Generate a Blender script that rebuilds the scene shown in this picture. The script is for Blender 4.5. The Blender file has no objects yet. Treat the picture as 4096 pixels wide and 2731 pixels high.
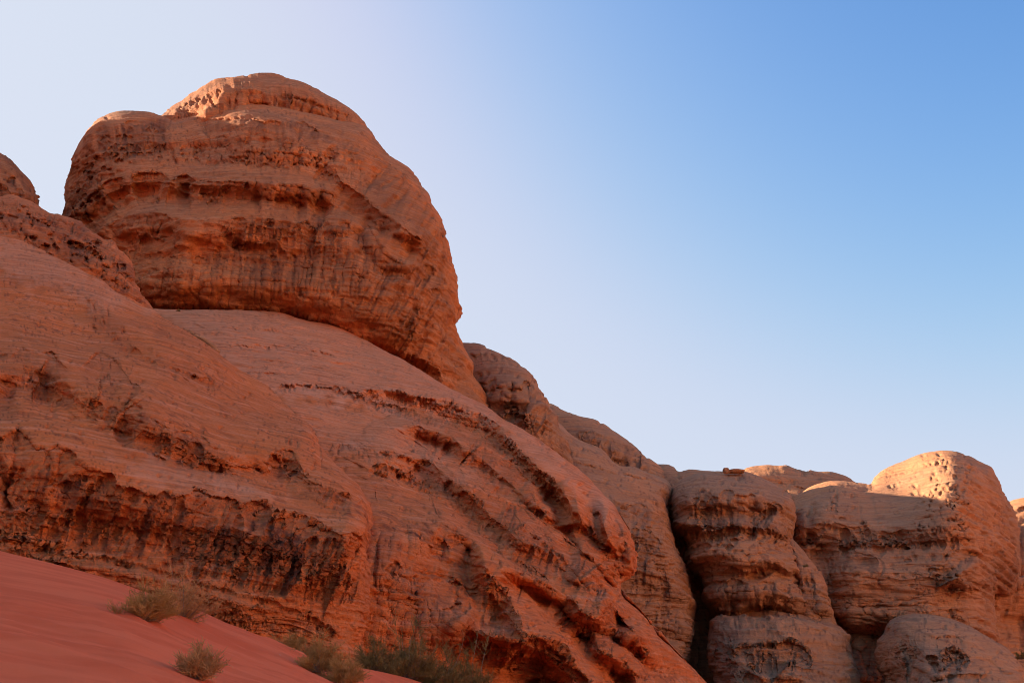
import bpy, math, random, time
import numpy as np
T0 = time.time()
C = bpy.context.scene
COL = C.collection
Q = 3.3                    # mesh spacing of the rock faces (finer = smaller)

# ------------------------------------------------------------------ camera
F = 3982.0                 # focal length in photo pixels (4096 wide)
PITCH = math.radians(20.0)
CAM = np.array([0.0, 0.0, 1.7])
cd = bpy.data.cameras.new('camera'); cam = bpy.data.objects.new('camera', cd); COL.objects.link(cam)
cd.sensor_width = 36.0; cd.lens = 36.0 * F / 4096.0
cd.clip_start = 0.1; cd.clip_end = 20000
cam.location = CAM.tolist(); cam.rotation_euler = (math.pi/2 + PITCH, 0, 0)
C.camera = cam

# ------------------------------------------------------------------ sky and sun
SUN_AZ = math.radians(-62)     # from +Y (view direction), negative = left
SUN_EL = math.radians(20)
w = bpy.data.worlds.new("World"); C.world = w; w.use_nodes = True
nt = w.node_tree; nt.nodes.clear()
sky = nt.nodes.new('ShaderNodeTexSky'); sky.sky_type = 'NISHITA'; sky.sun_disc = False
sky.sun_elevation = SUN_EL; sky.sun_rotation = SUN_AZ
sky.altitude = 900; sky.air_density = 1.0; sky.dust_density = 5.0; sky.ozone_density = 2.0
bg = nt.nodes.new('ShaderNodeBackground'); bg.inputs[1].default_value = 0.15
wo = nt.nodes.new('ShaderNodeOutputWorld')
# camera-like response of the sky: per channel k*x^a with a soft shoulder at s
sep = nt.nodes.new('ShaderNodeSeparateColor'); comb = nt.nodes.new('ShaderNodeCombineColor'); nt.links.new(sky.outputs[0], sep.inputs[0])
def _m(op, a, b):
    x = nt.nodes.new('ShaderNodeMath'); x.operation = op
    for i, v in ((0, a), (1, b)):
        if isinstance(v, (int, float)): x.inputs[i].default_value = v
        else: nt.links.new(v, x.inputs[i])
    return x.outputs[0]
for i, (k, pw, s_, n_, tl) in enumerate(((17.7, 2.2, .655, 5, .03), (4.4, 1.5, .735, 5, .03), (4.54, 1.5, .86, 5, .03))):
    x = _m('MULTIPLY', _m('POWER', _m('MULTIPLY', sep.outputs[i], .15), pw), k)
    y = _m('POWER', _m('ADD', _m('POWER', _m('DIVIDE', x, s_), n_), 1.0), (1-tl)/n_)
    nt.links.new(_m('DIVIDE', _m('DIVIDE', x, y), .15*2**2.25), comb.inputs[i])
nt.links.new(comb.outputs[0], bg.inputs[0]); nt.links.new(bg.outputs[0], wo.inputs[0])
sl = bpy.data.lights.new('sun', 'SUN'); sl.energy = 3.5; sl.angle = math.radians(0.55); sl.color = (1.0, 0.82, 0.60)
sun = bpy.data.objects.new('sun', sl); COL.objects.link(sun)
_d = (math.sin(SUN_AZ)*math.cos(SUN_EL), math.cos(SUN_AZ)*math.cos(SUN_EL), math.sin(SUN_EL))
sun.rotation_euler = (math.pi/2 - SUN_EL, 0, math.pi - SUN_AZ)
C.view_settings.view_transform = 'Standard'; C.view_settings.look = 'None'
C.view_settings.gamma = 1.0; C.view_settings.use_curve_mapping = False
C.view_settings.exposure = 2.25
C.cycles.filter_width = 1.0; C.cycles.use_denoising = True; C.cycles.max_bounces = 6; C.cycles.diffuse_bounces = 5

# ------------------------------------------------------------------ noise
_r = np.random.RandomState(7)
PERM = _r.permutation(4096).astype(np.int32)
VAL = _r.rand(4096).astype(np.float32)*2-1
def _h(i, j, k): return PERM[(PERM[(PERM[i & 4095] + j) & 4095] + k) & 4095]
def vn(x, y, z=None, seed=0):
    """value noise -1..1"""
    x = np.asarray(x, np.float32); y = np.asarray(y, np.float32)
    two = z is None
    xi = np.floor(x); yi = np.floor(y)
    fx = x-xi; fy = y-yi
    xi = xi.astype(np.int32); yi = yi.astype(np.int32)
    fx = fx*fx*fx*(fx*(fx*6-15)+10); fy = fy*fy*fy*(fy*(fy*6-15)+10)
    def plane(k):
        a = VAL[_h(xi, yi, k)]; b = VAL[_h(xi+1, yi, k)]; c = VAL[_h(xi, yi+1, k)]; d = VAL[_h(xi+1, yi+1, k)]
        return (a+(b-a)*fx)*(1-fy) + (c+(d-c)*fx)*fy
    if two: return plane(seed*17+3)
    z = np.asarray(z, np.float32); zi = np.floor(z); fz = z-zi; zi = zi.astype(np.int32); fz = fz*fz*(3-2*fz)
    p = plane(zi+seed*17); q = plane(zi+1+seed*17)
    return p+(q-p)*fz
def n1(s, seed=0): return vn(s, np.full_like(s, seed*1.37+.5), None, seed)
def fbm(x, y, z=None, oc=4, seed=0, lac=2.1, g=.5):
    t = 0; a = 1; tot = 0
    for o in range(oc):
        t = t + a*vn(x, y, z, seed+o); tot += a
        x = x*lac+3.1; y = y*lac+1.7
        if z is not None: z = z*lac+5.3
        a *= g
    return t/tot
def worley(x, y, seed=0, jit=.9):
    xi = np.floor(x).astype(np.int32); yi = np.floor(y).astype(np.int32)
    f1 = np.full(x.shape, 9., np.float32); f2 = f1.copy(); cid = np.zeros(x.shape, np.float32)
    for dx in (-1, 0, 1):
        for dy in (-1, 0, 1):
            cx = xi+dx; cy = yi+dy
            h = _h(cx, cy, seed*31+5)
            px = cx+.5+jit*.5*VAL[h]; py = cy+.5+jit*.5*VAL[(h+777) & 4095]
            d = np.hypot(px-x, py-y).astype(np.float32)
            n = d < f1
            f2 = np.where(n, f1, np.minimum(f2, d)); cid = np.where(n, VAL[(h+1555) & 4095], cid); f1 = np.where(n, d, f1)
    return f1, f2, cid
def sst(a, b, x):
    t = np.clip((x-a)/(b-a), 0, 1); return t*t*(3-2*t)

# ------------------------------------------------------------------ survey frames: where each traced line was read off
FR = dict(P=(0, 0, 1.7415), R1=(0, 200, .87075), R2=(0, 1366, .87075), R3=(1400, 1366, .87057), Z1=(0, 700, .59524), Z2=(0, 1500, .63776),
          Z3=(1100, 1300, .63776), Z4=(1100, 1731, .63776), Z5=(2596, 1731, .63776), Z6=(200, 250, .47824), S=(0, 0, 1))
def tr(fr, pts):
    ox, oy, s = FR[fr]; a = np.array(pts, float)
    a[..., 0] = ox+a[..., 0]*s; a[..., 1] = oy+a[..., 1]*s
    return a
def ray(px, py):
    """world point of a bearing at forward distance 1"""
    x = (px-2048)/F; y = -(py-1365.5)/F
    dy = math.cos(PITCH)-y*math.sin(PITCH); dz = math.sin(PITCH)+y*math.cos(PITCH)
    return x/dy, dz/dy
def at(px, py, Y):
    X, Z = ray(np.asarray(px, float), np.asarray(py, float))
    return np.stack([CAM[0]+X*Y, CAM[1]+Y+0*X, CAM[2]+Z*Y], -1)

def seglen(p): return np.r_[0, np.cumsum(np.hypot(*np.diff(p, axis=0).T))]
def smooth_line(p, step=8.):
    """Catmull-Rom through the points, resampled"""
    p = np.asarray(p, float)
    if len(p) == 2:
        n = max(2, int(seglen(p)[-1]/step)); t = np.linspace(0, 1, n)[:, None]; return p[0]*(1-t)+p[1]*t
    e = np.vstack([2*p[0]-p[1], p, 2*p[-1]-p[-2]]); out = []
    for i in range(1, len(e)-2):
        d = np.hypot(*(e[i+1]-e[i])); n = max(2, int(d/step)); t = np.linspace(0, 1, n, endpoint=False)[:, None]
        a, b, c, dd = e[i-1], e[i], e[i+1], e[i+2]
        # soften the tangents where neighbours are very uneven
        m1 = (c-a)*.5; m2 = (dd-b)*.5
        l = d*1.2
        m1 = m1*min(1, l/(np.hypot(*m1)+1e-6)); m2 = m2*min(1, l/(np.hypot(*m2)+1e-6))
        h = (2*t**3-3*t**2+1)*b+(t**3-2*t**2+t)*m1+(-2*t**3+3*t**2)*c+(t**3-t**2)*m2
        out.append(h)
    out.append(p[-1:]); return np.vstack(out)
def resample(p, n):
    s = seglen(p); t = np.linspace(0, s[-1], n); return np.stack([np.interp(t, s, p[:, 0]), np.interp(t, s, p[:, 1])], -1)

def line_dist(px, py, L, closed=False):
    """nearest distance to polyline L, sign (+ = right-hand side in picture sense, i.e. below for left-to-right) and arclength"""
    L = np.asarray(L)
    s = seglen(L); best = np.full(px.shape, 1e9, np.float32); sg = np.ones(px.shape, np.float32); ss = np.zeros(px.shape, np.float32)
    for i in range(len(L)-1):
        a = L[i]; d = L[i+1]-a; l2 = d@d
        if l2 < 1e-9: continue
        rx = px-a[0]; ry = py-a[1]
        t = np.clip((rx*d[0]+ry*d[1])/l2, 0, 1)
        dd = np.hypot(rx-t*d[0], ry-t*d[1])
        m = dd < best
        cr = d[0]*ry-d[1]*rx
        best = np.where(m, dd, best); sg = np.where(m, np.where(cr >= 0, 1, -1), sg); ss = np.where(m, s[i]+t*math.sqrt(l2), ss)
    return best, sg, ss, s[-1]

class Ctx:
    def __init__(s, px, py): s.px = px; s.py = py; s.D = np.zeros(px.shape, np.float32); s.V = np.zeros(px.shape, np.float32); s.N = np.zeros(px.shape, np.float32); s.Pale = np.zeros(px.shape, np.float32)
SEED = [1]
GAIN = 1.7
def lip(c, fr, pts, a=40, wb=90, wa=None, sc=0.5, wl=60, arch=0., fl=0., wlf=16, slant=0., var=0.35, sharp=7, bulge=.3, fade=40, rag=2.5):
    """a ledge: rounded bench above the line, hollowed face under it. a, wb, wa in photo pixels.
    sc scallop depth share, wl alcove spacing, arch how far arches bite up into the bench, fl flute depth, var desert varnish"""
    SEED[0] += 1; sd = SEED[0] % 90
    L = smooth_line(tr(fr, pts), 14); wa = wa or wb*.8
    x0, y0 = L.min(0)-max(wb*1.7, wa*2)-arch-10; x1, y1 = L.max(0)+max(wb*1.7, wa*2)+arch+10
    idx = np.nonzero((c.px > x0) & (c.px < x1) & (c.py > y0) & (c.py < y1))
    if not len(idx[0]): return
    px = c.px[idx]; py = c.py[idx]
    d, sg, s, Lt = line_dist(px, py, L)
    d = d*sg
    e = np.clip(np.minimum(s, Lt-s)/fade, 0, 1); e = e*e*(3-2*e)
    # bearing-warped arclength so that alcoves lean with the flutes
    sl = s + slant*d
    al = n1(sl/wl, sd); al2 = n1(sl/(wl*.42)+9, sd+1)
    alc = np.clip(.5+.75*al+.3*al2, 0, 1)
    rg = rag*n1(s/11., sd+2)+rag*.6*n1(s/4.5, sd+3)
    off = -arch*np.clip(alc-.25, 0, 1)**.7 + rg
    dd = d-off
    wbv = wb*(.7+.45*alc)
    t = dd/wbv
    rise = sst(-1, sharp, dd); fall = 1-sst(.72, 1.5, t)
    rec = (.42*rise+.58*sst(0, .8, t))*fall*((1-sc)+sc*2*(alc-.1))
    bl = -bulge*np.exp(-(np.minimum(dd, 0)/wa)**2)*np.where(dd > 0, 1-sst(0, 1., t), 1)
    if fl:
        fx = n1(sl/wlf, sd+4)*.6+n1(sl/(wlf*.45), sd+5)*.4
        rec = rec + (fl/a/GAIN)*fx*sst(2, 18, dd)*fall**.5
    c.D[idx] += GAIN*a*e*(rec+bl)
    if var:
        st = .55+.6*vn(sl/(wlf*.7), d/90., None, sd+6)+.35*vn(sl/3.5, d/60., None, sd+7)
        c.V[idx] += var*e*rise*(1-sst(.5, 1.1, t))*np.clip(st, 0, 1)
def terrace(c, crests, valleys, k=.5, reach=170, wob=7, soft=7, cap=70):
    """stacked ledges: the face stands forward along every crest line and sinks back along every foot line"""
    SEED[0] += 1; sd = SEED[0]
    x = c.px+wob*fbm(c.px/55., c.py/55., None, 3, sd); y = c.py+wob*fbm(c.px/55.+9, c.py/55., None, 3, sd)
    def near(LL):
        L = [smooth_line(tr(f_, p), 26) for f_, p in LL]
        best = np.full(c.px.shape, 1e9, np.float32)
        for l in L:
            m_ = reach*2.2; b0 = l.min(0)-m_; b1 = l.max(0)+m_
            idx = np.nonzero((c.px > b0[0]) & (c.px < b1[0]) & (c.py > b0[1]) & (c.py < b1[1]))
            if len(idx[0]):
                d, _, _, _ = line_dist(x[idx], y[idx], l); best[idx] = np.minimum(best[idx], d)
        return best
    dc = near(crests); dv = near(valleys)
    f_ = np.exp(-(np.minimum(dc, dv)/reach)**2)
    dc = np.sqrt(np.minimum(dc, 9e3)**2+soft**2); dv = np.sqrt(np.minimum(dv, 9e3)**2+soft**2)
    dd = dc-dv; dd = cap*np.tanh(dd/cap)
    c.D += (k*dd*f_).astype(np.float32)
def roll(c, fr, pts, a=40, w1=120, w2=None):
    """a broad swelling along a line (negative a = valley)"""
    L = smooth_line(tr(fr, pts), 20); w2 = w2 or w1
    d, sg, s, Lt = line_dist(c.px, c.py, L)
    wd = np.where(sg > 0, w2, w1)
    c.D -= (GAIN*a*np.exp(-(d/wd)**2)).astype(np.float32)
def crack(c, fr, pts, a=14, w=3.5, wob=5):
    SEED[0] += 1; sd = SEED[0] % 90
    L = smooth_line(tr(fr, pts), 10)
    x0, y0 = L.min(0)-w*5-wob; x1, y1 = L.max(0)+w*5+wob
    idx = np.nonzero((c.px > x0) & (c.px < x1) & (c.py > y0) & (c.py < y1))
    if not len(idx[0]): return
    d, sg, s, Lt = line_dist(c.px[idx], c.py[idx], L)
    d = d*sg + wob*n1(s/25., sd)+wob*.4*n1(s/9., sd+1)
    e = np.clip(np.minimum(s, Lt-s)/20, 0, 1)
    c.D[idx] += a*e*np.exp(-(d/w)**2)*(.6+.5*n1(s/30., sd+3))
def pit(c, fr, x, y, rx, ry=None, a=None, rot=0, rough=.25):
    """a hollow; rx, ry in frame units, a depth in photo pixels"""
    ox, oy, s = FR[fr]; X = ox+x*s; Y = oy+y*s; rx = rx*s; ry = (ry*s if ry else rx); a = a or min(rx, ry, 30)*.85
    SEED[0] += 1; sd = SEED[0] % 90
    m = 1.8*max(rx, ry)
    idx = np.nonzero((abs(c.px-X) < m) & (abs(c.py-Y) < m))
    if not len(idx[0]): return
    dx = c.px[idx]-X; dy = c.py[idx]-Y; r = math.radians(rot)
    u = (dx*math.cos(r)+dy*math.sin(r))/rx; v = (-dx*math.sin(r)+dy*math.cos(r))/ry
    q = np.hypot(u, v)*(1+rough*vn(dx/rx/.7+X*.01, dy/ry/.7+Y*.01, None, sd))
    k = np.clip(1-q, 0, 1)
    # top edge sharper than the floor
    up = np.clip(.65-.55*v, .25, 1)
    c.D[idx] += 1.15*a*sst(0, .55, k)*up
    c.V[idx] += .3*sst(0, .4, k)  # inside of the hollow is coloured darker
    c.D[idx] -= .08*a*np.exp(-((q-1.1)/.22)**2)
def inside(px, py, P):
    P = np.asarray(P); r = np.zeros(px.shape, bool); j = len(P)-1
    for i in range(len(P)):
        xi, yi = P[i]; xj, yj = P[j]
        if yi != yj:
            r ^= ((yi > py) != (yj > py)) & (px < (xj-xi)*(py-yi)/(yj-yi)+xi)
        j = i
    return r
def zone(c, fr, poly, soft=25):
    P = tr(fr, poly)
    d, _, _, _ = line_dist(c.px, c.py, np.vstack([P, P[:1]]))
    d = np.where(inside(c.px, c.py, P), d, -d)
    d = d + soft*.7*fbm(c.px/40., c.py/40., None, 2, 61)
    return sst(-soft*.5, soft*.5, d)
def honey(c, fr, poly, cell=(22, 26), a=14, dens=.5, soft=25, rot=0., var=.25, seed=0, arch=True):
    """tafoni: a field of small hollows with thin walls"""
    SEED[0] += 1; sd = SEED[0]+seed
    m = zone(c, fr, poly, soft); idx = np.nonzero(m > .01)
    if not len(idx[0]): return
    x = c.px[idx]; y = c.py[idx]; r = math.radians(rot)
    wx = x+9*fbm(x/45., y/45., None, 2, sd); wy = y+9*fbm(x/45.+7, y/45., None, 2, sd)
    u = (wx*math.cos(r)+wy*math.sin(r))/cell[0]; v = (-wx*math.sin(r)+wy*math.cos(r))/cell[1]
    f1, f2, cid = worley(u, v, sd)
    edge = f2-f1
    on = sst(1-2*dens-.15, 1-2*dens+.15, cid+.35*fbm(x/110., y/110., None, 2, sd+3))
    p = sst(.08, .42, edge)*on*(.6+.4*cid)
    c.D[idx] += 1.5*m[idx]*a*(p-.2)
    c.V[idx] += m[idx]*var*p  # cells of the field are coloured darker inside
def blocks(c, fr, poly, cell=(34, 16), a=16, rot=0., soft=14, gap=8, var=.1):
    """broken, slabby rubble: offsets per block and dark joints"""
    SEED[0] += 1; sd = SEED[0]
    m = zone(c, fr, poly, soft); idx = np.nonzero(m > .01)
    if not len(idx[0]): return
    x = c.px[idx]; y = c.py[idx]; r = math.radians(rot)
    wx = x+7*fbm(x/30., y/30., None, 2, sd); wy = y+7*fbm(x/30.+7, y/30., None, 2, sd)
    U = wx*math.cos(r)+wy*math.sin(r); W = -wx*math.sin(r)+wy*math.cos(r)
    for k, (cs, am) in enumerate(((1, 1), (.48, .55))):
        f1, f2, cid = worley(U/(cell[0]*cs), W/(cell[1]*cs), sd+k*7, .95)
        e = np.exp(-((f2-f1)/.10)**2)
        c.D[idx] += .8*m[idx]*(a*am*.6*cid + .6*gap*am*e - .25*a*am*(1-f1))
    c.V[idx] += m[idx]*var
def flutes(c, fr, poly, wl=14, a=5, ang=90, ln=110, soft=30, var=.2):
    """drip channels; ang = picture direction they run along"""
    SEED[0] += 1; sd = SEED[0]
    m = zone(c, fr, poly, soft); idx = np.nonzero(m > .01)
    if not len(idx[0]): return
    x = c.px[idx]; y = c.py[idx]; r = math.radians(ang)
    al = x*math.cos(r)+y*math.sin(r); ac = -x*math.sin(r)+y*math.cos(r)
    ac = ac+6*fbm(x/60., y/60., None, 2, sd)
    n = vn(ac/wl, al/ln, None, sd)*.6+vn(ac/(wl*.45), al/(ln*.6), None, sd+1)*.4
    c.D[idx] += 1.3*m[idx]*a*(n+.5*np.abs(n))
    st = vn(ac/(wl*1.3), al/(ln*1.6), None, sd+2)+.5*vn(ac/(wl*.4), al/ln, None, sd+3)
    c.V[idx] += m[idx]*var*np.clip(st+.2, 0, 1)
def beds(c, fr, poly, wl=9, a=3, ang=0, soft=40, bend=20):
    """thin bedding steps running along ang"""
    SEED[0] += 1; sd = SEED[0]
    m = zone(c, fr, poly, soft); idx = np.nonzero(m > .01)
    if not len(idx[0]): return
    x = c.px[idx]; y = c.py[idx]; r = math.radians(ang)
    al = x*math.cos(r)+y*math.sin(r); ac = -x*math.sin(r)+y*math.cos(r)+bend*fbm(x/180., y/180., None, 2, sd)
    n = vn(al/(wl*9), ac/wl, None, sd)*.6+vn(al/(wl*5), ac/(wl*.45), None, sd+1)*.4
    c.D[idx] += 1.3*m[idx]*a*n
def scoop(c, fr, x, y, rx, ry, a, rot=0, p=2.):
    """smooth broad swelling (a<0) or hollow (a>0)"""
    ox, oy, s = FR[fr]; X = ox+x*s; Y = oy+y*s; rx *= s; ry *= s; r = math.radians(rot)
    dx = c.px-X; dy = c.py-Y
    q = np.hypot((dx*math.cos(r)+dy*math.sin(r))/rx, (-dx*math.sin(r)+dy*math.cos(r))/ry)
    c.D += (GAIN*a*np.exp(-q**p)).astype(np.float32)
def stain_shade(c, fr, poly, v=.4, soft=20, ang=90, wl=14):  # streaked dark tone: mineral stain in places, painted shade in others
    SEED[0] += 1
    m = zone(c, fr, poly, soft); r = math.radians(ang)
    al = c.px*math.cos(r)+c.py*math.sin(r); ac = -c.px*math.sin(r)+c.py*math.cos(r)
    c.V += m*v*np.clip(.6+.6*vn(ac/wl, al/110., None, SEED[0]), 0, 1)

def tps(ctrl):
    P = ctrl[:, :2]/1000.; n = len(P)
    def U(r2): return np.where(r2 > 1e-12, r2*np.log(np.maximum(r2, 1e-12)), 0)
    r2 = ((P[:, None]-P[None])**2).sum(-1)
    A = np.zeros((n+3, n+3)); A[:n, :n] = U(r2)+np.eye(n)*.002; A[:n, n] = 1; A[:n, n+1:] = P; A[n, :n] = 1; A[n+1:, :n] = P.T
    wv = np.linalg.solve(A, np.r_[ctrl[:, 2], 0, 0, 0])
    def f(px, py):
        x = px/1000.; y = py/1000.; o = wv[n]+wv[n+1]*x+wv[n+2]*y
        for i in range(n): o = o+wv[i]*U((x-P[i, 0])**2+(y-P[i, 1])**2)
        return o
    return f

def grid_faces(nv, nu, base=0, flip=False):
    i = np.arange(nv-1)[:, None]*nu+np.arange(nu-1)[None]; i = i.ravel()+base
    q = np.stack([i, i+nu, i+nu+1, i+1], -1)
    return q[:, ::-1] if flip else q
def mesh_from(name, co, faces, attrs=None, smooth=True):
    me = bpy.data.meshes.new(name)
    co = np.ascontiguousarray(co, np.float32); k = faces.shape[1]; nf = len(faces)
    me.vertices.add(len(co)); me.vertices.foreach_set('co', co.ravel())
    me.loops.add(nf*k); me.loops.foreach_set('vertex_index', np.ascontiguousarray(faces, np.int32).ravel())
    me.polygons.add(nf); me.polygons.foreach_set('loop_start', np.arange(0, nf*k, k, dtype=np.int32))
    me.polygons.foreach_set('use_smooth', np.full(nf, smooth))
    for an, av in (attrs or {}).items():
        a = me.attributes.new(an, 'FLOAT', 'POINT'); a.data.foreach_set('value', np.ascontiguousarray(av, np.float32))
    me.update(calc_edges=True); me.validate()
    return me
def link(name, me, mat, label=None, cat=None, kind=None, group=None, loc=None, parent=None):
    if loc is not None:
        me.transform(__import__('mathutils').Matrix.Translation([-v for v in loc]))
    o = bpy.data.objects.new(name, me); COL.objects.link(o)
    if loc is not None: o.location = loc
    if mat: me.materials.append(mat)
    if label: o['label'] = label
    if cat: o['category'] = cat
    if kind: o['kind'] = kind
    if group: o['group'] = group
    if parent: o.parent = parent
    return o

def rock(name, label, cat, mat, top, left, right, bottom, ctrl, feats, rim=(('top', 'left', 'right')), R=10., wr=150., thick=30., q=1., ext=1., strata=None, rough=1., relief=1., kind=None, big=1., base_loc=None):
    """One rock mass. Outline (four sides traced in the photo) + surveyed distances -> front face, with a full rounded back.
    ctrl: (x, y, metres) list in source px. feats(c): ledges, hollows ... in photo px, converted to metres at the local distance."""
    t0 = time.time()
    step = Q*q
    Tn = smooth_line(top, 6); Ln = smooth_line(left, 6); Rn = smooth_line(right, 6); Bn = smooth_line(bottom, 20)
    nu = int(max(seglen(Tn)[-1], seglen(Bn)[-1])*.85/step); nv = int(max(seglen(Ln)[-1], seglen(Rn)[-1])*.9/step)
    nu = max(nu, 30); nv = max(nv, 30)
    def coons(nu, nv):
        u = np.linspace(0, 1, nu); v = np.linspace(0, 1, nv)
        # a little denser towards the outlines
        T = resample(Tn, nu); B = resample(Bn, nu); L = resample(Ln, nv); Rr = resample(Rn, nv)
        U = u[None, :, None]; V = v[:, None, None]
        return (1-V)*T[None]+V*B[None]+(1-U)*L[:, None]+U*Rr[:, None]-((1-U)*(1-V)*T[0]+U*(1-V)*T[-1]+(1-U)*V*B[0]+U*V*B[-1])
    G = coons(nu, nv); px = G[..., 0].ravel(); py = G[..., 1].ravel()
    edges = []
    if 'left' in rim: edges.append(Ln[::-1])
    if 'top' in rim: edges.append(Tn)
    if 'right' in rim: edges.append(Rn)
    E = np.vstack(edges)[::3]
    E = np.vstack([E, edges[-1][-1:]])
    fy = tps(np.array(ctrl, float))
    def depth(px, py, d):
        qq = np.clip(d/wr, 0, 1)
        return fy(px, py)+R*(1-np.sqrt(np.clip(1-(1-qq)**2, 0, 1)))
    # coarse distance field is enough
    d, _, _, _ = line_dist(px, py, E)
    Y = depth(px, py, d)
    c = Ctx(px, py); c.edge = d
    feats(c)
    ef = sst(0, 30, d)
    Gx = np.stack([px, py], -1).reshape(nv, nu, 2); ga = np.gradient(Gx, axis=1); gb = np.gradient(Gx, axis=0)
    sk2 = sst(.05, .4, (np.abs(ga[..., 0]*gb[..., 1]-ga[..., 1]*gb[..., 0])/(np.linalg.norm(ga, axis=-1)*np.linalg.norm(gb, axis=-1)+1e-9)).ravel())
    Y = Y + c.D*Y/F*1.06*relief*(.25+.75*ef)*sk2
    P = at(px, py, Y).reshape(nv, nu, 3)
    # fine relief along the normals, in metres, scaled with distance
    du = np.gradient(P, axis=1); dv = np.gradient(P, axis=0)
    N = np.cross(dv, du); nl = np.linalg.norm(N, axis=-1)
    skew = np.clip(nl/(np.linalg.norm(du, axis=-1)*np.linalg.norm(dv, axis=-1)+1e-9)/.45, 0, 1).ravel()**1.3*(.55+.45*sst(0, 22, d))
    for cx_, cy_ in (Tn[0], Tn[-1]): skew = skew*sst(8, 45, np.hypot(px-cx_, py-cy_))
    N /= nl[..., None]+1e-9
    if N[nv//2, nu//2, 1] > 0: N = -N
    Pf = P.reshape(-1, 3); Nf = N.reshape(-1, 3); S = float(np.median(Y))/100.*big
    x, y, z = (Pf/S).T
    steep = sst(.75, .15, Nf[:, 2])
    bd = strata or (0.12, 0.0, 1.0)       # bedding normal
    bz = x*bd[0]+y*bd[1]+z*bd[2]
    h = .55*fbm(x/9, y/9, z/7, 3, 11)*S
    bw = bz+.8*fbm(x/14, y/14, z/14, 2, 15)
    lay = vn(x/22, y/22, bw/1.1, 21)*.5+vn(x/9, y/9, bw/.42, 22)*.35+vn(x/5, y/5, bw/.19, 23)*.22
    h = h+(.22+.38*steep)*S*lay
    rg_ = fbm(x/1.9, y/1.9, z/1.2, 4, 31, 2.1, .62)
    h = h+.30*S*(rg_-.35*np.abs(rg_))*(.35+.9*steep)
    bil = np.abs(vn(x/3.4, y/3.4, z/1.7, 37)); h = h-.16*S*(1-sst(0, .18, bil))*(.15+.85*steep)*(vn(x/9, y/9, z/9, 38) > -.1)
    g1, g2, gid = worley(px/15.+.4*vn(px/20, py/20, None, 51), py/17., 6)
    small = sst(.36, .05, g1)*(gid > .25)*sst(-.15, .15, vn(px/120, py/90, None, 52))
    h = h-.14*S*small*(.4+.6*steep)
    # scattered small weathering pits
    f1, f2, cid = worley((px+py*.3)/46., (py-px*.1)/30., 5)
    pt = sst(.30, .05, f1)*(cid > .55)
    h = h-.22*S*pt
    Pf = Pf+Nf*(rough*h*skew)[:, None]
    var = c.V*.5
    flow = vn(px/8., py/150., None, 41)*.5+vn(px/24., py/240., None, 42)*.6
    var = var+.22*steep*np.clip(flow+.1, 0, 1)
    var = var+.6*small  # small pits are coloured darker
    attrs = dict(varn_shade=np.clip(var, 0, 1), pale=np.clip(c.Pale, 0, 1), pit=np.clip(pt+c.N, 0, 1))  # varnish streaks, darkened hollows and painted shade share one dark channel
    fs = grid_faces(nv, nu)
    # back half
    bu, bv = 70, 50
    GB = coons(bu, bv); bx = GB[..., 0].ravel(); by = GB[..., 1].ravel()
    ctr = np.array([np.mean(bx), np.mean(by)])
    db, _, _, _ = line_dist(bx, by, E)
    qq = np.clip(db/(wr*2), 0, 1)
    Yb = fy(bx, by)*0+float(0)
    Yb = fy(bx, by)+R*.97+thick*np.sqrt(np.clip(1-(1-qq)**2, 0, 1))
    k = 1-9.0/np.maximum(np.hypot(bx-ctr[0], by-ctr[1]), 50)
    Pb = at(ctr[0]+(bx-ctr[0])*k, ctr[1]+(by-ctr[1])*k, Yb)
    Pb[:, 2] += .5*fbm(Pb[:, 0]/6, Pb[:, 1]/6, Pb[:, 2]/6, 3, 5)*S*qq
    fb = grid_faces(bv, bu, len(Pf), True)
    co = np.vstack([Pf, Pb]); fa = np.vstack([fs, fb])
    attrs = {k_: np.r_[v_, np.zeros(len(Pb))] for k_, v_ in attrs.items()}
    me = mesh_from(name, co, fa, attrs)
    lo = co.min(0); mid = np.median(Pf, 0)
    loc = base_loc or (float(mid[0]), float(mid[1]), float(max(lo[2], -2)))
    o = link(name, me, mat, label, cat, kind, loc=loc)
    print('%-22s %4dx%4d verts %d  %.1fs  z %.1f..%.1f' % (name, nv, nu, len(co), time.time()-t0, lo[2], co[:, 2].max()))
    return o

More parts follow.
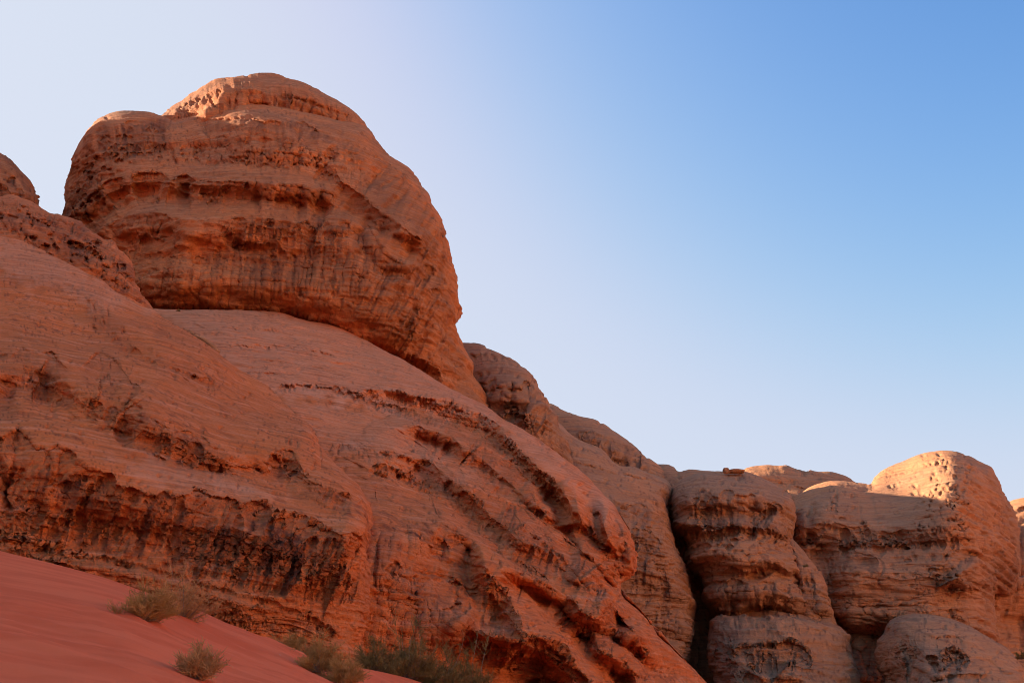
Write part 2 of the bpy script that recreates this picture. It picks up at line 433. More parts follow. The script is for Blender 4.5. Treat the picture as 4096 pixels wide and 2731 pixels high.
# ------------------------------------------------------------------ materials
def mat_rock(name, base, alt, dark, light, scale=1., bump=.5, dip=(.12, 0, 1.)):
    m = bpy.data.materials.new(name); m.use_nodes = True; nt = m.node_tree; N = nt.nodes; Lk = nt.links
    b = N['Principled BSDF']; b.inputs['Roughness'].default_value = .92; b.inputs['Specular IOR Level'].default_value = .12
    g = N.new('ShaderNodeNewGeometry')
    mp = N.new('ShaderNodeMapping'); mp.inputs['Scale'].default_value = (scale,)*3; Lk.new(g.outputs['Position'], mp.inputs['Vector'])
    ms = N.new('ShaderNodeMapping'); ms.inputs['Scale'].default_value = (.12*scale, .12*scale, 1.9*scale); ms.inputs['Rotation'].default_value = (0, math.atan(dip[0]), 0)
    Lk.new(g.outputs['Position'], ms.inputs['Vector'])
    def noise(vec, sc, det=4, ro=.55, dist=0):
        n = N.new('ShaderNodeTexNoise'); n.inputs['Scale'].default_value = sc; n.inputs['Detail'].default_value = det; n.inputs['Roughness'].default_value = ro
        n.inputs['Distortion'].default_value = dist; Lk.new(vec.outputs[0], n.inputs['Vector']); return n.outputs['Fac']
    def mix(a, bb, f, mode='MIX'):
        x = N.new('ShaderNodeMix'); x.data_type = 'RGBA'; x.blend_type = mode
        if isinstance(f, (int, float)): x.inputs[0].default_value = f
        else: Lk.new(f, x.inputs[0])
        for i, v in ((6, a), (7, bb)):
            if isinstance(v, tuple): x.inputs[i].default_value = (*v, 1)
            else: Lk.new(v, x.inputs[i])
        return x.outputs[2]
    def rng(v, a, b2, c0=0., d0=1.):
        r = N.new('ShaderNodeMapRange'); r.clamp = True
        for i, k in enumerate((a, b2, c0, d0)): r.inputs[i+1].default_value = k
        Lk.new(v, r.inputs[0]); return r.outputs[0]
    def math_(op, a, bb):
        x = N.new('ShaderNodeMath'); x.operation = op
        for i, v in ((0, a), (1, bb)):
            if isinstance(v, (int, float)): x.inputs[i].default_value = v
            else: Lk.new(v, x.inputs[i])
        return x.outputs[0]
    def attr(n):
        a = N.new('ShaderNodeAttribute'); a.attribute_name = n; return a.outputs['Fac']
    big = noise(mp, .09, 5, .6)
    mid = noise(mp, .8, 5, .65)
    fine = noise(mp, 6., 4, .7)
    st = noise(ms, 1.6, 5, .65, .4)
    col = mix(base, alt, rng(big, .38, .62))
    col = mix(col, light, rng(st, .52, .72, 0, .55))
    col = mix(col, dark, rng(st, .47, .33, 0, .55))
    col = mix(col, light, rng(mid, .56, .75, 0, .35))
    col = mix(col, dark, rng(fine, .47, .27, 0, .6))
    mv = N.new('ShaderNodeMapping'); mv.inputs['Scale'].default_value = (.9*scale, .9*scale, .07*scale); Lk.new(g.outputs['Position'], mv.inputs['Vector'])
    vs = noise(mv, 1.5, 4, .6, .3); pa = noise(mp, .22, 3, .6)
    col = mix(col, dark, math_('MULTIPLY', rng(vs, .53, .66, 0, .75), rng(pa, .42, .60, .15, 1.0)))
    vv = attr('varn_shade')
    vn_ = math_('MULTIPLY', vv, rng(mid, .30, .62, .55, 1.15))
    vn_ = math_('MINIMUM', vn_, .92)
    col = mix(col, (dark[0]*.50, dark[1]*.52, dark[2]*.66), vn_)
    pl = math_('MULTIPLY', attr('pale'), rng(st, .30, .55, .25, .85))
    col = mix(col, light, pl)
    spk = noise(mp, 2.6, 3, .6)
    col = mix(col, dark, rng(spk, .66, .74, 0, .55))
    Lk.new(col, b.inputs['Base Color'])
    bp = N.new('ShaderNodeBump'); bp.inputs['Strength'].default_value = bump; bp.inputs['Distance'].default_value = .30/scale
    hh = math_('ADD', math_('MULTIPLY', st, .9), math_('MULTIPLY', fine, .45))
    hh = math_('ADD', hh, math_('MULTIPLY', mid, .8))
    Lk.new(hh, bp.inputs['Height']); Lk.new(bp.outputs[0], b.inputs['Normal'])
    return m

# ================================================================== the rock masses
def K(fr, pts):
    a = np.array(pts, float); xy = tr(fr, a[:, :2]); return [(x, y, Y) for (x, y), Y in zip(xy, a[:, 2])]
def J(*parts): return np.vstack([tr(f, p) for f, p in parts])
RED = mat_rock('red_sandstone', (0.700, 0.184, 0.050), (0.594, 0.162, 0.050), (0.279, 0.075, 0.032), (0.823, 0.362, 0.200), 1.6, .9)
ORANGE = mat_rock('orange_sandstone', (0.681, 0.212, 0.065), (0.493, 0.185, 0.074), (0.279, 0.094, 0.041), (0.801, 0.375, 0.182), .9, .9)
TAN = mat_rock('brown_sandstone', (0.570, 0.235, 0.102), (0.440, 0.210, 0.108), (0.240, 0.104, 0.060), (0.620, 0.310, 0.165), .7, .9)

# ---- summit cap
def f(c):
    lip(c, 'R1', [(800, 268), (870, 240), (940, 205), (1000, 178), (1040, 190)], a=26, wb=60, sc=.6, wl=22, fl=10, wlf=14, var=.1)
    lip(c, 'R1', [(1030, 170), (1110, 178), (1200, 196), (1290, 196), (1400, 222), (1500, 262), (1620, 312)], a=26, wb=70, sc=.55, wl=30, fl=8, var=.5)
    lip(c, 'R1', [(930, 160), (1000, 140), (1100, 135), (1170, 128)], a=14, wb=30, var=.2)
    lip(c, 'R1', [(1130, 228), (1180, 236), (1260, 246)], a=12, wb=14, var=.3)
    flutes(c, 'R1', [(760, 300), (800, 250), (930, 190), (960, 300), (860, 330)], wl=15, a=12, ang=75, ln=60)
    flutes(c, 'R1', [(1150, 150), (1350, 160), (1650, 320), (1640, 350), (1300, 260)], wl=14, a=8, ang=85, ln=80, var=.4)
    for x, y, r in ((1205, 175, 8), (1220, 190, 6), (1205, 190, 6), (1260, 185, 7), (1538, 262, 9), (1500, 250, 8), (1420, 230, 8)): pit(c, 'R1', x, y, r)
    roll(c, 'R1', [(1180, 105), (1100, 160), (1030, 200), (985, 260), (960, 310)], 26, 40, 70)
    crack(c, 'R1', [(1180, 108), (1176, 130), (1195, 140)], 16, 5)
rock('sandstone_summit', 'sunlit rounded rock cap on the very top of the big dome', 'rock summit', ORANGE,
     tr('R1', [(690, 320), (745, 296), (780, 264), (850, 222), (910, 182), (960, 150), (1000, 131), (1080, 121), (1180, 107), (1260, 110), (1310, 122), (1380, 140), (1460, 180), (1530, 220), (1600, 265), (1640, 300), (1665, 330), (1700, 372)]),
     tr('R1', [(690, 320), (690, 480)]), tr('R1', [(1700, 372), (1730, 480)]), tr('R1', [(690, 480), (1730, 480)]),
     K('R1', [(800, 330, 150), (950, 290, 147), (900, 200, 154), (1100, 220, 146), (1200, 120, 153), (1500, 300, 150), (1650, 330, 154), (1300, 240, 147), (1200, 420, 147), (780, 440, 147), (1600, 450, 150)]),
     f, R=9, wr=120, thick=24, big=.9, relief=1.4, rough=1.3)

# ---- the big dome
def f(c):
    terrace(c, [('R1', [(400, 420), (470, 345), (560, 322), (650, 308), (740, 306), (800, 330), (900, 328), (1000, 318), (1100, 318), (1200, 333), (1340, 333), (1450, 358), (1530, 388), (1600, 430), (1690, 480)]),
                ('R1', [(360, 740), (400, 690), (470, 630), (560, 590), (700, 574), (850, 586), (1000, 604), (1250, 622), (1400, 640), (1500, 664), (1580, 690)]),
                ('R1', [(480, 830), (520, 790), (580, 762), (700, 746), (800, 754), (900, 780), (1000, 790), (1180, 778), (1380, 790), (1500, 788), (1600, 820)]),
                ('R1', [(1560, 596), (1680, 690), (1800, 780), (1900, 850), (1960, 895)]), ('R1', [(640, 1010), (800, 1020), (1000, 1050), (1300, 1080), (1600, 1160), (1800, 1270)]), ('R1', [(1700, 900), (1780, 980), (1900, 990)])],
               [('R1', [(330, 700), (400, 640), (480, 590), (600, 535), (700, 520), (850, 522), (1000, 515), (1150, 525), (1300, 555), (1450, 585), (1560, 620), (1640, 680), (1760, 770)]),
                ('R1', [(430, 790), (560, 715), (640, 690), (760, 695), (850, 705), (1000, 700), (1150, 710), (1250, 722), (1380, 745), (1480, 745)]),
                ('R1', [(560, 940), (680, 950), (800, 950), (950, 960), (1100, 965), (1250, 970), (1400, 1000)]), ('R1', [(1700, 790), (1760, 880), (1840, 940), (1920, 950)]),
                ('R1', [(620, 1180), (720, 1190), (950, 1195), (1200, 1200), (1350, 1215), (1500, 1265), (1700, 1350), (1900, 1430)])], k=.85, reach=150)
    # upper alcoves
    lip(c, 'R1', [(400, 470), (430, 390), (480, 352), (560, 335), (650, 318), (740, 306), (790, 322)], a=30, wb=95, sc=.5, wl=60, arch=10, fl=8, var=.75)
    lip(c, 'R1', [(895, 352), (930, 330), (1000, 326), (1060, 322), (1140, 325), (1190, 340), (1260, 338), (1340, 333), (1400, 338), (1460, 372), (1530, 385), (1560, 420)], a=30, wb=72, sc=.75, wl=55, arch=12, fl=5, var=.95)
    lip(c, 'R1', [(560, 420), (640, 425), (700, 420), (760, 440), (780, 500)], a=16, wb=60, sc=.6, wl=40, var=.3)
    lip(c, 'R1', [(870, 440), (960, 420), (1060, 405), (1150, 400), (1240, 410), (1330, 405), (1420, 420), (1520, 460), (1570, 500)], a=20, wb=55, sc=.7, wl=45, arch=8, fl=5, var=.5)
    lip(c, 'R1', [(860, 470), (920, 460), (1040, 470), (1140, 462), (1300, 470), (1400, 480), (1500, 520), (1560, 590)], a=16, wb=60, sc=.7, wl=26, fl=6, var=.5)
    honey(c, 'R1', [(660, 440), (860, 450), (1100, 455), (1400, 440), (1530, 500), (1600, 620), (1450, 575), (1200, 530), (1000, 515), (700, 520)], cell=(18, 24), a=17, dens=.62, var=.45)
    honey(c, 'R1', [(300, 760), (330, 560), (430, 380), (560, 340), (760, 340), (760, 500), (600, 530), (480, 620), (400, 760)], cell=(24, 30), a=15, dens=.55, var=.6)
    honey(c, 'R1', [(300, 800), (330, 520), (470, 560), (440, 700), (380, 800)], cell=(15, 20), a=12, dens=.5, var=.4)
    stain_shade(c, 'R1', [(285, 770), (300, 600), (370, 430), (480, 335), (780, 325), (740, 500), (560, 570), (440, 680), (380, 800)], .9, 50, 90, 20)  # shade on the left lobe painted into the colour, over some real varnish
    stain_shade(c, 'R1', [(1250, 560), (1950, 700), (2080, 1000), (2000, 1400), (1500, 1200), (1000, 1000), (1100, 800)], .6, 80, 110, 16)
    # scaly column
    scoop(c, 'R1', 815, 430, 38, 85, -26, -12, 4); beds(c, 'R1', [(770, 330), (860, 330), (870, 500), (800, 500)], 12, 6, -8)
    for x, y, r, q in ((1150, 340, 55, 38), (1250, 350, 30, 20), (1322, 350, 22, 18), (1470, 385, 52, 26), (1110, 440, 45, 30), (1530, 470, 30, 45), (830, 470, 30, 25), (740, 335, 60, 22)):
        pit(c, 'R1', x, y, r, q, q*.55)
    # second band
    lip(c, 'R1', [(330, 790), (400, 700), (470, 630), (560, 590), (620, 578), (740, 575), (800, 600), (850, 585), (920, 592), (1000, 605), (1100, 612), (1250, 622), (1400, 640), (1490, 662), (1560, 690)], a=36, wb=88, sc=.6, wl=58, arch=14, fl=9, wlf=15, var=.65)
    scoop(c, 'R1', 780, 640, 50, 45, -24, -15, 4); beds(c, 'R1', [(700, 570), (860, 570), (830, 690), (700, 690)], 11, 5, -12)
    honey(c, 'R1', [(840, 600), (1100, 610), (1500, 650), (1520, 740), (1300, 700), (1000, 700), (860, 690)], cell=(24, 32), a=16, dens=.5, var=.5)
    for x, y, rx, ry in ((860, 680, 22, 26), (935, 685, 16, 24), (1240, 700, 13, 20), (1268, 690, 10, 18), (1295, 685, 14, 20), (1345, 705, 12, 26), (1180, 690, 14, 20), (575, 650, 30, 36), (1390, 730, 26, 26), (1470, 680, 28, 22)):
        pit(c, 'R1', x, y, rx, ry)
    # third band, fluted
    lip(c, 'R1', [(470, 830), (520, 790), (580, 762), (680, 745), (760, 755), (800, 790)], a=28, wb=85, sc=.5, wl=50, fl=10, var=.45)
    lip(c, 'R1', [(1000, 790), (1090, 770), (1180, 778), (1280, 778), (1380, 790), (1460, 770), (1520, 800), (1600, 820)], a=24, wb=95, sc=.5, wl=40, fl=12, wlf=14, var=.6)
    lip(c, 'R1', [(560, 850), (640, 840), (740, 850), (780, 880)], a=18, wb=80, fl=10, var=.3)
    lip(c, 'R1', [(920, 785), (960, 792), (1010, 800), (1060, 830), (1100, 870), (1180, 890), (1280, 900), (1330, 960)], a=14, wb=30, fl=4, var=.2)
    flutes(c, 'R1', [(1090, 780), (1600, 790), (1760, 980), (1600, 1150), (1150, 1120), (950, 960)], wl=17, a=11, ang=96, ln=150, var=.55)
    flutes(c, 'R1', [(560, 920), (1100, 930), (1500, 1000), (1600, 1200), (900, 1180), (640, 1120)], wl=24, a=9, ang=92, ln=130, var=.55)
    for x, y, rx, ry in ((1150, 940, 11, 13), (1580, 815, 34, 22), (1050, 890, 12, 55), (915, 955, 16, 14), (1440, 1000, 20, 22), (1250, 962, 30, 12), (1120, 925, 14, 16), (670, 890, 30, 50), (760, 850, 40, 50), (1345, 960, 22, 30)):
        pit(c, 'R1', x, y, rx, ry)
    scoop(c, 'R1', 830, 980, 60, 190, -30, 4, 3); beds(c, 'R1', [(560, 900), (900, 860), (900, 1120), (600, 1120)], 14, 5, -3)
    scoop(c, 'R1', 850, 800, 110, 90, -14, 0)
    beds(c, 'R1', [(900, 980), (1600, 1060), (1900, 1300), (1600, 1300), (900, 1150)], 14, 4, 4)
    crack(c, 'R1', [(600, 985), (760, 980), (900, 985), (1060, 990), (1250, 1000), (1420, 1010)], 7, 3)
    crack(c, 'R1', [(1320, 1130), (1450, 1140), (1560, 1180), (1680, 1200), (1760, 1230)], 9, 3)
    crack(c, 'R1', [(600, 940), (680, 948), (800, 910), (850, 900)], 9, 4)
    # right ridges
    lip(c, 'R1', [(1540, 590), (1600, 630), (1680, 690), (1740, 740), (1820, 790), (1900, 850), (1960, 895)], a=34, wb=75, sc=.4, wl=70, arch=6, fl=5, var=.35, bulge=.55, wa=60)
    lip(c, 'R1', [(1690, 780), (1720, 850), (1770, 930), (1840, 975), (1900, 985), (1940, 940)], a=34, wb=75, sc=.4, wl=60, var=.3, bulge=.4)
    lip(c, 'R1', [(1560, 400), (1640, 420), (1690, 470), (1760, 500), (1850, 560), (1930, 640)], a=30, wb=110, sc=.5, wl=60, fl=10, slant=.4, var=.5)
    flutes(c, 'R1', [(1560, 420), (1660, 420), (1680, 640), (1600, 620)], wl=14, a=11, ang=88, ln=90, var=.4)
    flutes(c, 'R1', [(1700, 500), (1900, 580), (2040, 800), (2090, 1050), (2000, 1250), (1850, 1380), (1700, 1280), (1900, 1000), (1960, 880), (1800, 720), (1700, 640)], wl=17, a=13, ang=122, ln=170, var=.45)
    flutes(c, 'R1', [(1600, 1050), (1960, 920), (1980, 1200), (1820, 1400), (1640, 1240)], wl=14, a=10, ang=118, ln=150, var=.4)
    flutes(c, 'R1', [(1900, 1050), (2110, 1100), (2150, 1500), (1900, 1420)], wl=30, a=22, ang=125, ln=190, var=.35)
    crack(c, 'R1', [(1905, 1150), (1920, 1230), (1990, 1280), (2060, 1390), (2100, 1480)], 24, 8)
    crack(c, 'R1', [(2110, 1180), (2050, 1290), (2000, 1380)], 20, 9)
    for x, y, r in ((1650, 640, 14), (1610, 520, 20), (1790, 690, 16), (1860, 560, 14), (1830, 870, 34)): pit(c, 'R1', x, y, r, r*.8)
    lip(c, 'R1', [(1380, 285), (1480, 305), (1560, 335), (1620, 352), (1660, 372)], a=10, wb=14, var=.2)
    beds(c, 'R1', [(900, 240), (1700, 340), (1750, 640), (1300, 560), (700, 560), (500, 300)], 9, 2.2, 6)
    beds(c, 'R1', [(330, 420), (800, 300), (1700, 340), (2100, 900), (2000, 1400), (1300, 1200), (330, 1200)], 26, 8, 5, bend=30)
    # undercut foot
    lip(c, 'R1', [(620, 1120), (720, 1155), (950, 1160), (1200, 1168), (1350, 1185), (1500, 1235), (1700, 1318), (1900, 1400), (2060, 1480)], a=60, wb=120, sc=.1, var=.5, sharp=45, bulge=.25, wa=90, rag=8)
rock('sandstone_dome', 'huge rounded shaded rock dome with banded ledges of hollows, overhanging the smooth pale slab', 'rock dome', ORANGE,
     tr('R1', [(360, 432), (395, 375), (440, 322), (490, 296), (545, 281), (620, 280), (690, 286), (735, 299), (775, 316), (805, 327), (850, 312), (900, 298), (960, 282), (1010, 262), (1060, 242), (1110, 233), (1200, 241), (1320, 270), (1450, 300), (1560, 326), (1640, 340), (1690, 362), (1720, 400), (1770, 468), (1800, 496), (1880, 542), (1930, 600), (1972, 664)]),
     tr('R1', [(360, 432), (330, 500), (316, 560), (302, 620), (296, 690), (288, 740), (286, 800), (300, 950), (330, 1300)]),
     tr('R1', [(1972, 664), (1986, 700), (2020, 760), (2050, 830), (2055, 880), (2075, 940), (2090, 1010), (2110, 1080), (2115, 1160), (2124, 1185), (2115, 1240), (2095, 1262), (2112, 1320), (2138, 1380), (2170, 1440), (2175, 1490), (2215, 1545), (2260, 1640)]),
     tr('R1', [(330, 1300), (800, 1310), (1300, 1370), (1750, 1500), (2260, 1640)]),
     K('R1', [(1200, 1180, 119), (1200, 1000, 118), (1200, 800, 118.5), (1200, 650, 122), (1200, 550, 125), (1200, 400, 129), (1200, 300, 136), (1110, 235, 143), (700, 1150, 120), (550, 300, 142), (560, 450, 134), (450, 700, 131), (620, 900, 123), (400, 900, 129),
              (820, 340, 140), (1700, 380, 142), (1700, 550, 133), (1650, 700, 127), (1700, 1000, 120), (1700, 1250, 121), (1950, 900, 126), (1950, 1200, 124), (1980, 1420, 125), (2150, 1560, 128), (330, 1250, 130), (1200, 1350, 121), (850, 600, 126)]),
     f, R=13, wr=190, thick=45, big=1., relief=1.0)

# ---- slope under the dome, running down to the right
def f(c):
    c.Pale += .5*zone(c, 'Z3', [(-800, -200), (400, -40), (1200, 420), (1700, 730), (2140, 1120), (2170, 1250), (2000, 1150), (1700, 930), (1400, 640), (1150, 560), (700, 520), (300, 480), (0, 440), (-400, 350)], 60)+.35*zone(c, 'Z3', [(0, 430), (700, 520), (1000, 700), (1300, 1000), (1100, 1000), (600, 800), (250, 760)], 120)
    terrace(c, [('Z3', [(560, 405), (700, 402), (830, 428), (1100, 490), (1260, 545), (1340, 575), (1420, 625), (1460, 700), (1540, 785), (1640, 880), (1730, 950), (1790, 1020), (1840, 1110), (1900, 1180), (1975, 1230)]),
                ('Z3', [(850, 640), (930, 655), (1060, 690), (1150, 735), (1200, 780), (1300, 768), (1400, 820), (1480, 870), (1550, 930), (1605, 990), (1620, 1080), (1700, 1160), (1790, 1220), (1860, 1270), (1890, 1330), (1925, 1420), (1975, 1520)]),
                ('Z3', [(760, 770), (870, 830), (950, 830), (1010, 850), (1100, 905), (1200, 990), (1300, 1055), (1400, 1105), (1480, 1148), (1560, 1230), (1650, 1310), (1720, 1325), (1800, 1350), (1870, 1400), (1918, 1470), (1905, 1560)]),
                ('Z4', [(1380, 805), (1480, 880), (1590, 905), (1700, 965), (1800, 1010), (1880, 1080), (1908, 1140)]), ('Z4', [(1040, 560), (1120, 600), (1200, 680), (1290, 745), (1350, 850), (1430, 950), (1520, 1080), (1600, 1270)]),
                ('Z4', [(1130, 1260), (1200, 1200), (1300, 1270), (1400, 1290), (1560, 1310), (1640, 1285), (1700, 1300), (1760, 1330), (1830, 1390), (1900, 1480), (1990, 1590)]),
                ('Z4', [(1820, 1000), (1900, 1090), (1960, 1165), (2050, 1175), (2110, 1110), (2165, 1050)]), ('Z4', [(1990, 1225), (2100, 1245), (2190, 1270), (2270, 1310), (2330, 1390)]), ('Z4', [(1990, 1270), (2060, 1370), (2180, 1430), (2250, 1510), (2300, 1600)]),
                ('Z4', [(2060, 480), (2130, 600), (2140, 690)]), ('Z4', [(2170, 560), (2230, 650), (2260, 780)])],
               [('Z3', [(560, 440), (760, 480), (900, 535), (1050, 590), (1180, 650), (1300, 720), (1420, 810), (1520, 900), (1600, 980), (1680, 1060), (1740, 1090), (1790, 1170), (1860, 1255), (1950, 1310), (2070, 1395), (2150, 1500), (2175, 1600)]),
                ('Z3', [(880, 715), (980, 745), (1080, 820), (1180, 885), (1280, 955), (1380, 1040), (1480, 1125), (1560, 1185), (1640, 1245), (1720, 1270)]),
                ('Z3', [(900, 900), (1000, 990), (1080, 1080), (1130, 1130), (1200, 1205), (1280, 1285), (1360, 1370), (1450, 1450), (1560, 1510), (1680, 1580), (1800, 1665), (1870, 1760)]),
                ('Z4', [(1480, 970), (1580, 1000), (1700, 1050), (1820, 1140), (1890, 1210)]), ('Z4', [(1210, 740), (1205, 900), (1250, 1050), (1290, 1180)]), ('Z4', [(1150, 1400), (1230, 1340), (1350, 1400), (1450, 1500), (1560, 1580), (1700, 1660)]),
                ('Z4', [(1900, 1180), (1990, 1240), (2060, 1240), (2140, 1190)]), ('Z4', [(1900, 1290), (1960, 1380), (2060, 1450), (2160, 1540)]), ('Z4', [(2150, 1330), (2250, 1400), (2330, 1480)]), ('Z4', [(2000, 470), (1990, 600), (2040, 690)]), ('Z4', [(2140, 560), (2150, 700), (2165, 800)])],
            k=2.1, reach=170, cap=75)
    # slab details
    for L in ([(0, 232), (60, 236), (130, 238), (210, 240)], [(480, 255), (560, 270), (640, 285)]): crack(c, 'Z3', L, 7, 4)
    lip(c, 'Z3', [(-700, -50), (-500, -60), (-300, -40), (-100, 0)], a=5, wb=10, var=.1); 
    lip(c, 'Z3', [(-20, 378), (120, 372), (260, 378), (400, 385), (480, 405), (560, 430)], a=16, wb=16, sc=.4, var=.3, rag=6)
    lip(c, 'Z3', [(320, 400), (420, 412), (520, 440), (640, 480), (760, 500), (860, 530), (930, 560), (1040, 600)], a=18, wb=20, sc=.5, var=.3, rag=8)
    lip(c, 'Z3', [(560, 405), (700, 402), (830, 430), (1000, 460), (1100, 490), (1180, 515), (1260, 550), (1350, 590), (1400, 640)], a=15, wb=26, sc=.5, var=.55, rag=10)
    crack(c, 'Z3', [(160, 305), (120, 345), (110, 360)], 8, 4)
    blocks(c, 'Z3', [(860, 470), (1010, 480), (1150, 530), (1300, 600), (1430, 690), (1560, 800), (1640, 900), (1780, 1000), (1790, 1080), (1680, 1075), (1580, 960), (1450, 830), (1300, 720), (1120, 640), (960, 580)], (30, 15), 20, 38, gap=12, var=.15)
    blocks(c, 'Z3', [(320, 385), (600, 400), (860, 470), (900, 560), (700, 500), (500, 450)], (40, 10), 10, 14, gap=8, var=.1)
    lip(c, 'Z3', [(1260, 545), (1340, 575), (1410, 625), (1450, 700), (1540, 790), (1620, 870), (1720, 950), (1775, 1010)], a=26, wb=60, sc=.3, wl=40, var=.35, rag=6, wa=120)
    for x, y, rx, ry in ((615, 535, 22, 12), (768, 550, 24, 16), (895, 595, 26, 24), (560, 505, 14, 8), (850, 620, 20, 18), (460, 543, 6, 4), (515, 556, 6, 4), (580, 840, 18, 20), (810, 800, 18, 18), (1010, 1015, 14, 14), (940, 860, 45, 20), (1200, 640, 14, 12), (1170, 940, 16, 18), (930, 672, 12, 16), (645, 285, 7, 5), (1200, 1330, 16, 32), (490, 258, 12, 6)):
        pit(c, 'Z3', x, y, rx, ry, rot=30)
    beds(c, 'Z3', [(-700, -40), (300, 0), (1300, 500), (2200, 1150), (2200, 2300), (400, 2200), (-100, 900)], 30, 11, 24, bend=40)
    # ragged beds in the middle of the slope
    lip(c, 'Z3', [(300, 765), (420, 758), (520, 770), (640, 790), (760, 800), (860, 850), (960, 900)], a=14, wb=22, sc=.6, wl=30, var=.35, rag=8)
    lip(c, 'Z3', [(590, 870), (700, 880), (800, 910), (880, 950), (960, 985), (1030, 1020)], a=20, wb=26, sc=.7, wl=26, var=.3, rag=9)
    lip(c, 'Z3', [(600, 905), (720, 920), (820, 950), (930, 1010), (1020, 1070), (1070, 1110)], a=16, wb=24, sc=.7, wl=30, var=.3, rag=9)
    beds(c, 'Z3', [(300, 740), (900, 760), (1060, 1100), (1200, 1250), (1000, 1240), (560, 1060)], 12, 8, 24)
    beds(c, 'Z3', [(-700, -40), (300, 0), (900, 300), (1400, 600), (900, 480), (0, 360), (-300, 100)], 12, 12, 10)
    for L in ([(1180, 915), (1320, 925), (1500, 948), (1640, 962)], [(1700, 945), (1850, 938), (1980, 960)], [(1380, 1075), (1440, 1060), (1530, 1056)], [(1620, 1278), (1740, 1268), (1860, 1262), (1960, 1258)], [(1880, 985), (1960, 990)], [(1500, 1150), (1700, 1140), (1950, 1150), (2150, 1180), (2340, 1240)], [(1560, 1330), (1760, 1325), (2000, 1340)], [(1450, 1020), (1700, 1030), (1900, 1040)]): lip(c, 'Z1', L, a=7, wb=9, wa=14, sc=.6, wl=24, rag=5, var=.25)
    honey(c, 'Z1', [(1150, 905), (1600, 900), (1980, 960), (1800, 1000), (1300, 960)], cell=(12, 7), a=5, dens=.35)
    for i in range(60):
        h1 = math.modf(abs(math.sin(i*12.9898)*43758.5))[0]; h2 = math.modf(abs(math.sin(i*78.233)*12543.1))[0]; h3 = math.modf(abs(math.sin(i*3.7)*991.7))[0]
        pit(c, 'P', 640+h1*420+h2*120, 760+h1*150+h2*160, 3+5*h3*h3, 2+3*h3, rot=20)
    beds(c, 'Z3', [(0, 420), (800, 520), (1000, 760), (300, 740)], 10, 5, 16)
    # roll 1 : big face under the rubble
    lip(c, 'Z3', [(830, 640), (900, 640), (960, 668), (1040, 680), (1130, 725), (1180, 800)], a=30, wb=75, sc=.6, wl=40, arch=8, fl=8, var=.35, bulge=.5)
    lip(c, 'Z3', [(1190, 850), (1240, 800), (1300, 768), (1370, 800), (1430, 850), (1480, 872), (1540, 930), (1590, 980), (1610, 1040), (1620, 1110), (1680, 1160), (1700, 1230)], a=26, wb=150, sc=.45, wl=100, arch=14, fl=12, wlf=30, slant=-.5, var=.4, bulge=.45, wa=70)
    # roll 2
    lip(c, 'Z3', [(930, 780), (985, 830), (1010, 900), (1060, 990), (1110, 1010), (1145, 900), (1190, 990), (1250, 1040), (1300, 1060), (1350, 1085), (1420, 1110), (1480, 1148), (1530, 1230), (1600, 1290), (1660, 1345), (1700, 1320), (1760, 1350), (1830, 1390)], a=26, wb=150, sc=.45, wl=90, arch=16, fl=12, wlf=28, slant=-.5, var=.35, bulge=.5, wa=80)
    lip(c, 'Z4', [(1800, 630), (1850, 660), (1900, 700), (1918, 780), (1905, 880), (1850, 960), (1800, 985)], a=20, wb=60, sc=.2, var=.15, bulge=.5, wa=70)
    roll(c, 'Z4', [(1480, 560), (1640, 760), (1740, 880), (1830, 900)], 26, 50, 60)
    for x, y, rx, ry in ((1650, 740, 18, 46), (1725, 770, 22, 50), (1800, 780, 15, 36), (1480, 500, 34, 60), (1190, 400, 50, 36), (1090, 350, 34, 60)): pit(c, 'Z4', x, y, rx, ry, 26)
    # noses on the right
    lip(c, 'Z4', [(1770, 300), (1810, 380), (1850, 450), (1870, 540), (1900, 590), (1965, 612)], a=60, wb=80, sc=.2, wl=60, var=.25, bulge=.8, wa=60)
    lip(c, 'Z4', [(1985, 540), (2000, 640), (2060, 700), (2120, 705), (2150, 770), (2165, 850), (2180, 925)], a=60, wb=130, sc=.5, wl=50, fl=10, var=.3, bulge=.7, wa=60)
    pit(c, 'Z4', 2025, 560, 34, 90, 42, -10); pit(c, 'Z4', 2170, 600, 28, 45, 14, -15); pit(c, 'Z4', 1870, 440, 26, 60, 16, -15); pit(c, 'Z4', 2215, 740, 30, 60, 22, -20); pit(c, 'Z4', 2012, 397, 12, 8); pit(c, 'Z4', 1955, 390, 16, 30, 10, -20)
    scoop(c, 'Z4', 1930, 500, 60, 90, -34, -20, 3); scoop(c, 'Z4', 2090, 600, 50, 90, -30, -15, 3); scoop(c, 'Z4', 2210, 700, 45, 110, -30, -15, 3)
    blocks(c, 'Z4', [(2010, 690), (2140, 740), (2180, 960), (2180, 1040), (2100, 900), (2040, 800)], (20, 18), 22, 60, gap=14)
    lip(c, 'Z4', [(1650, 600), (1700, 545), (1760, 545), (1815, 560)], a=14, wb=16, var=.2); pit(c, 'Z4', 1655, 510, 40, 40, 26)
    for wl_, a_ in ((46, 20), (18, 8)):
        flutes(c, 'Z3', [(1180, 850), (1300, 780), (1480, 880), (1600, 1000), (1620, 1120), (1700, 1200), (1640, 1240), (1480, 1120), (1280, 950)], wl=wl_, a=a_, ang=118, ln=160, var=.3)
        flutes(c, 'Z3', [(960, 850), (1150, 930), (1350, 1090), (1480, 1160), (1640, 1330), (1840, 1400), (1920, 1500), (1850, 1660), (1560, 1510), (1280, 1280), (1080, 1080)], wl=wl_, a=a_, ang=112, ln=160, var=.3)
        flutes(c, 'Z4', [(1900, 700), (1990, 850), (2160, 1050), (2100, 1180), (1920, 1160), (1820, 1000)], wl=wl_, a=a_, ang=110, ln=140, var=.25)
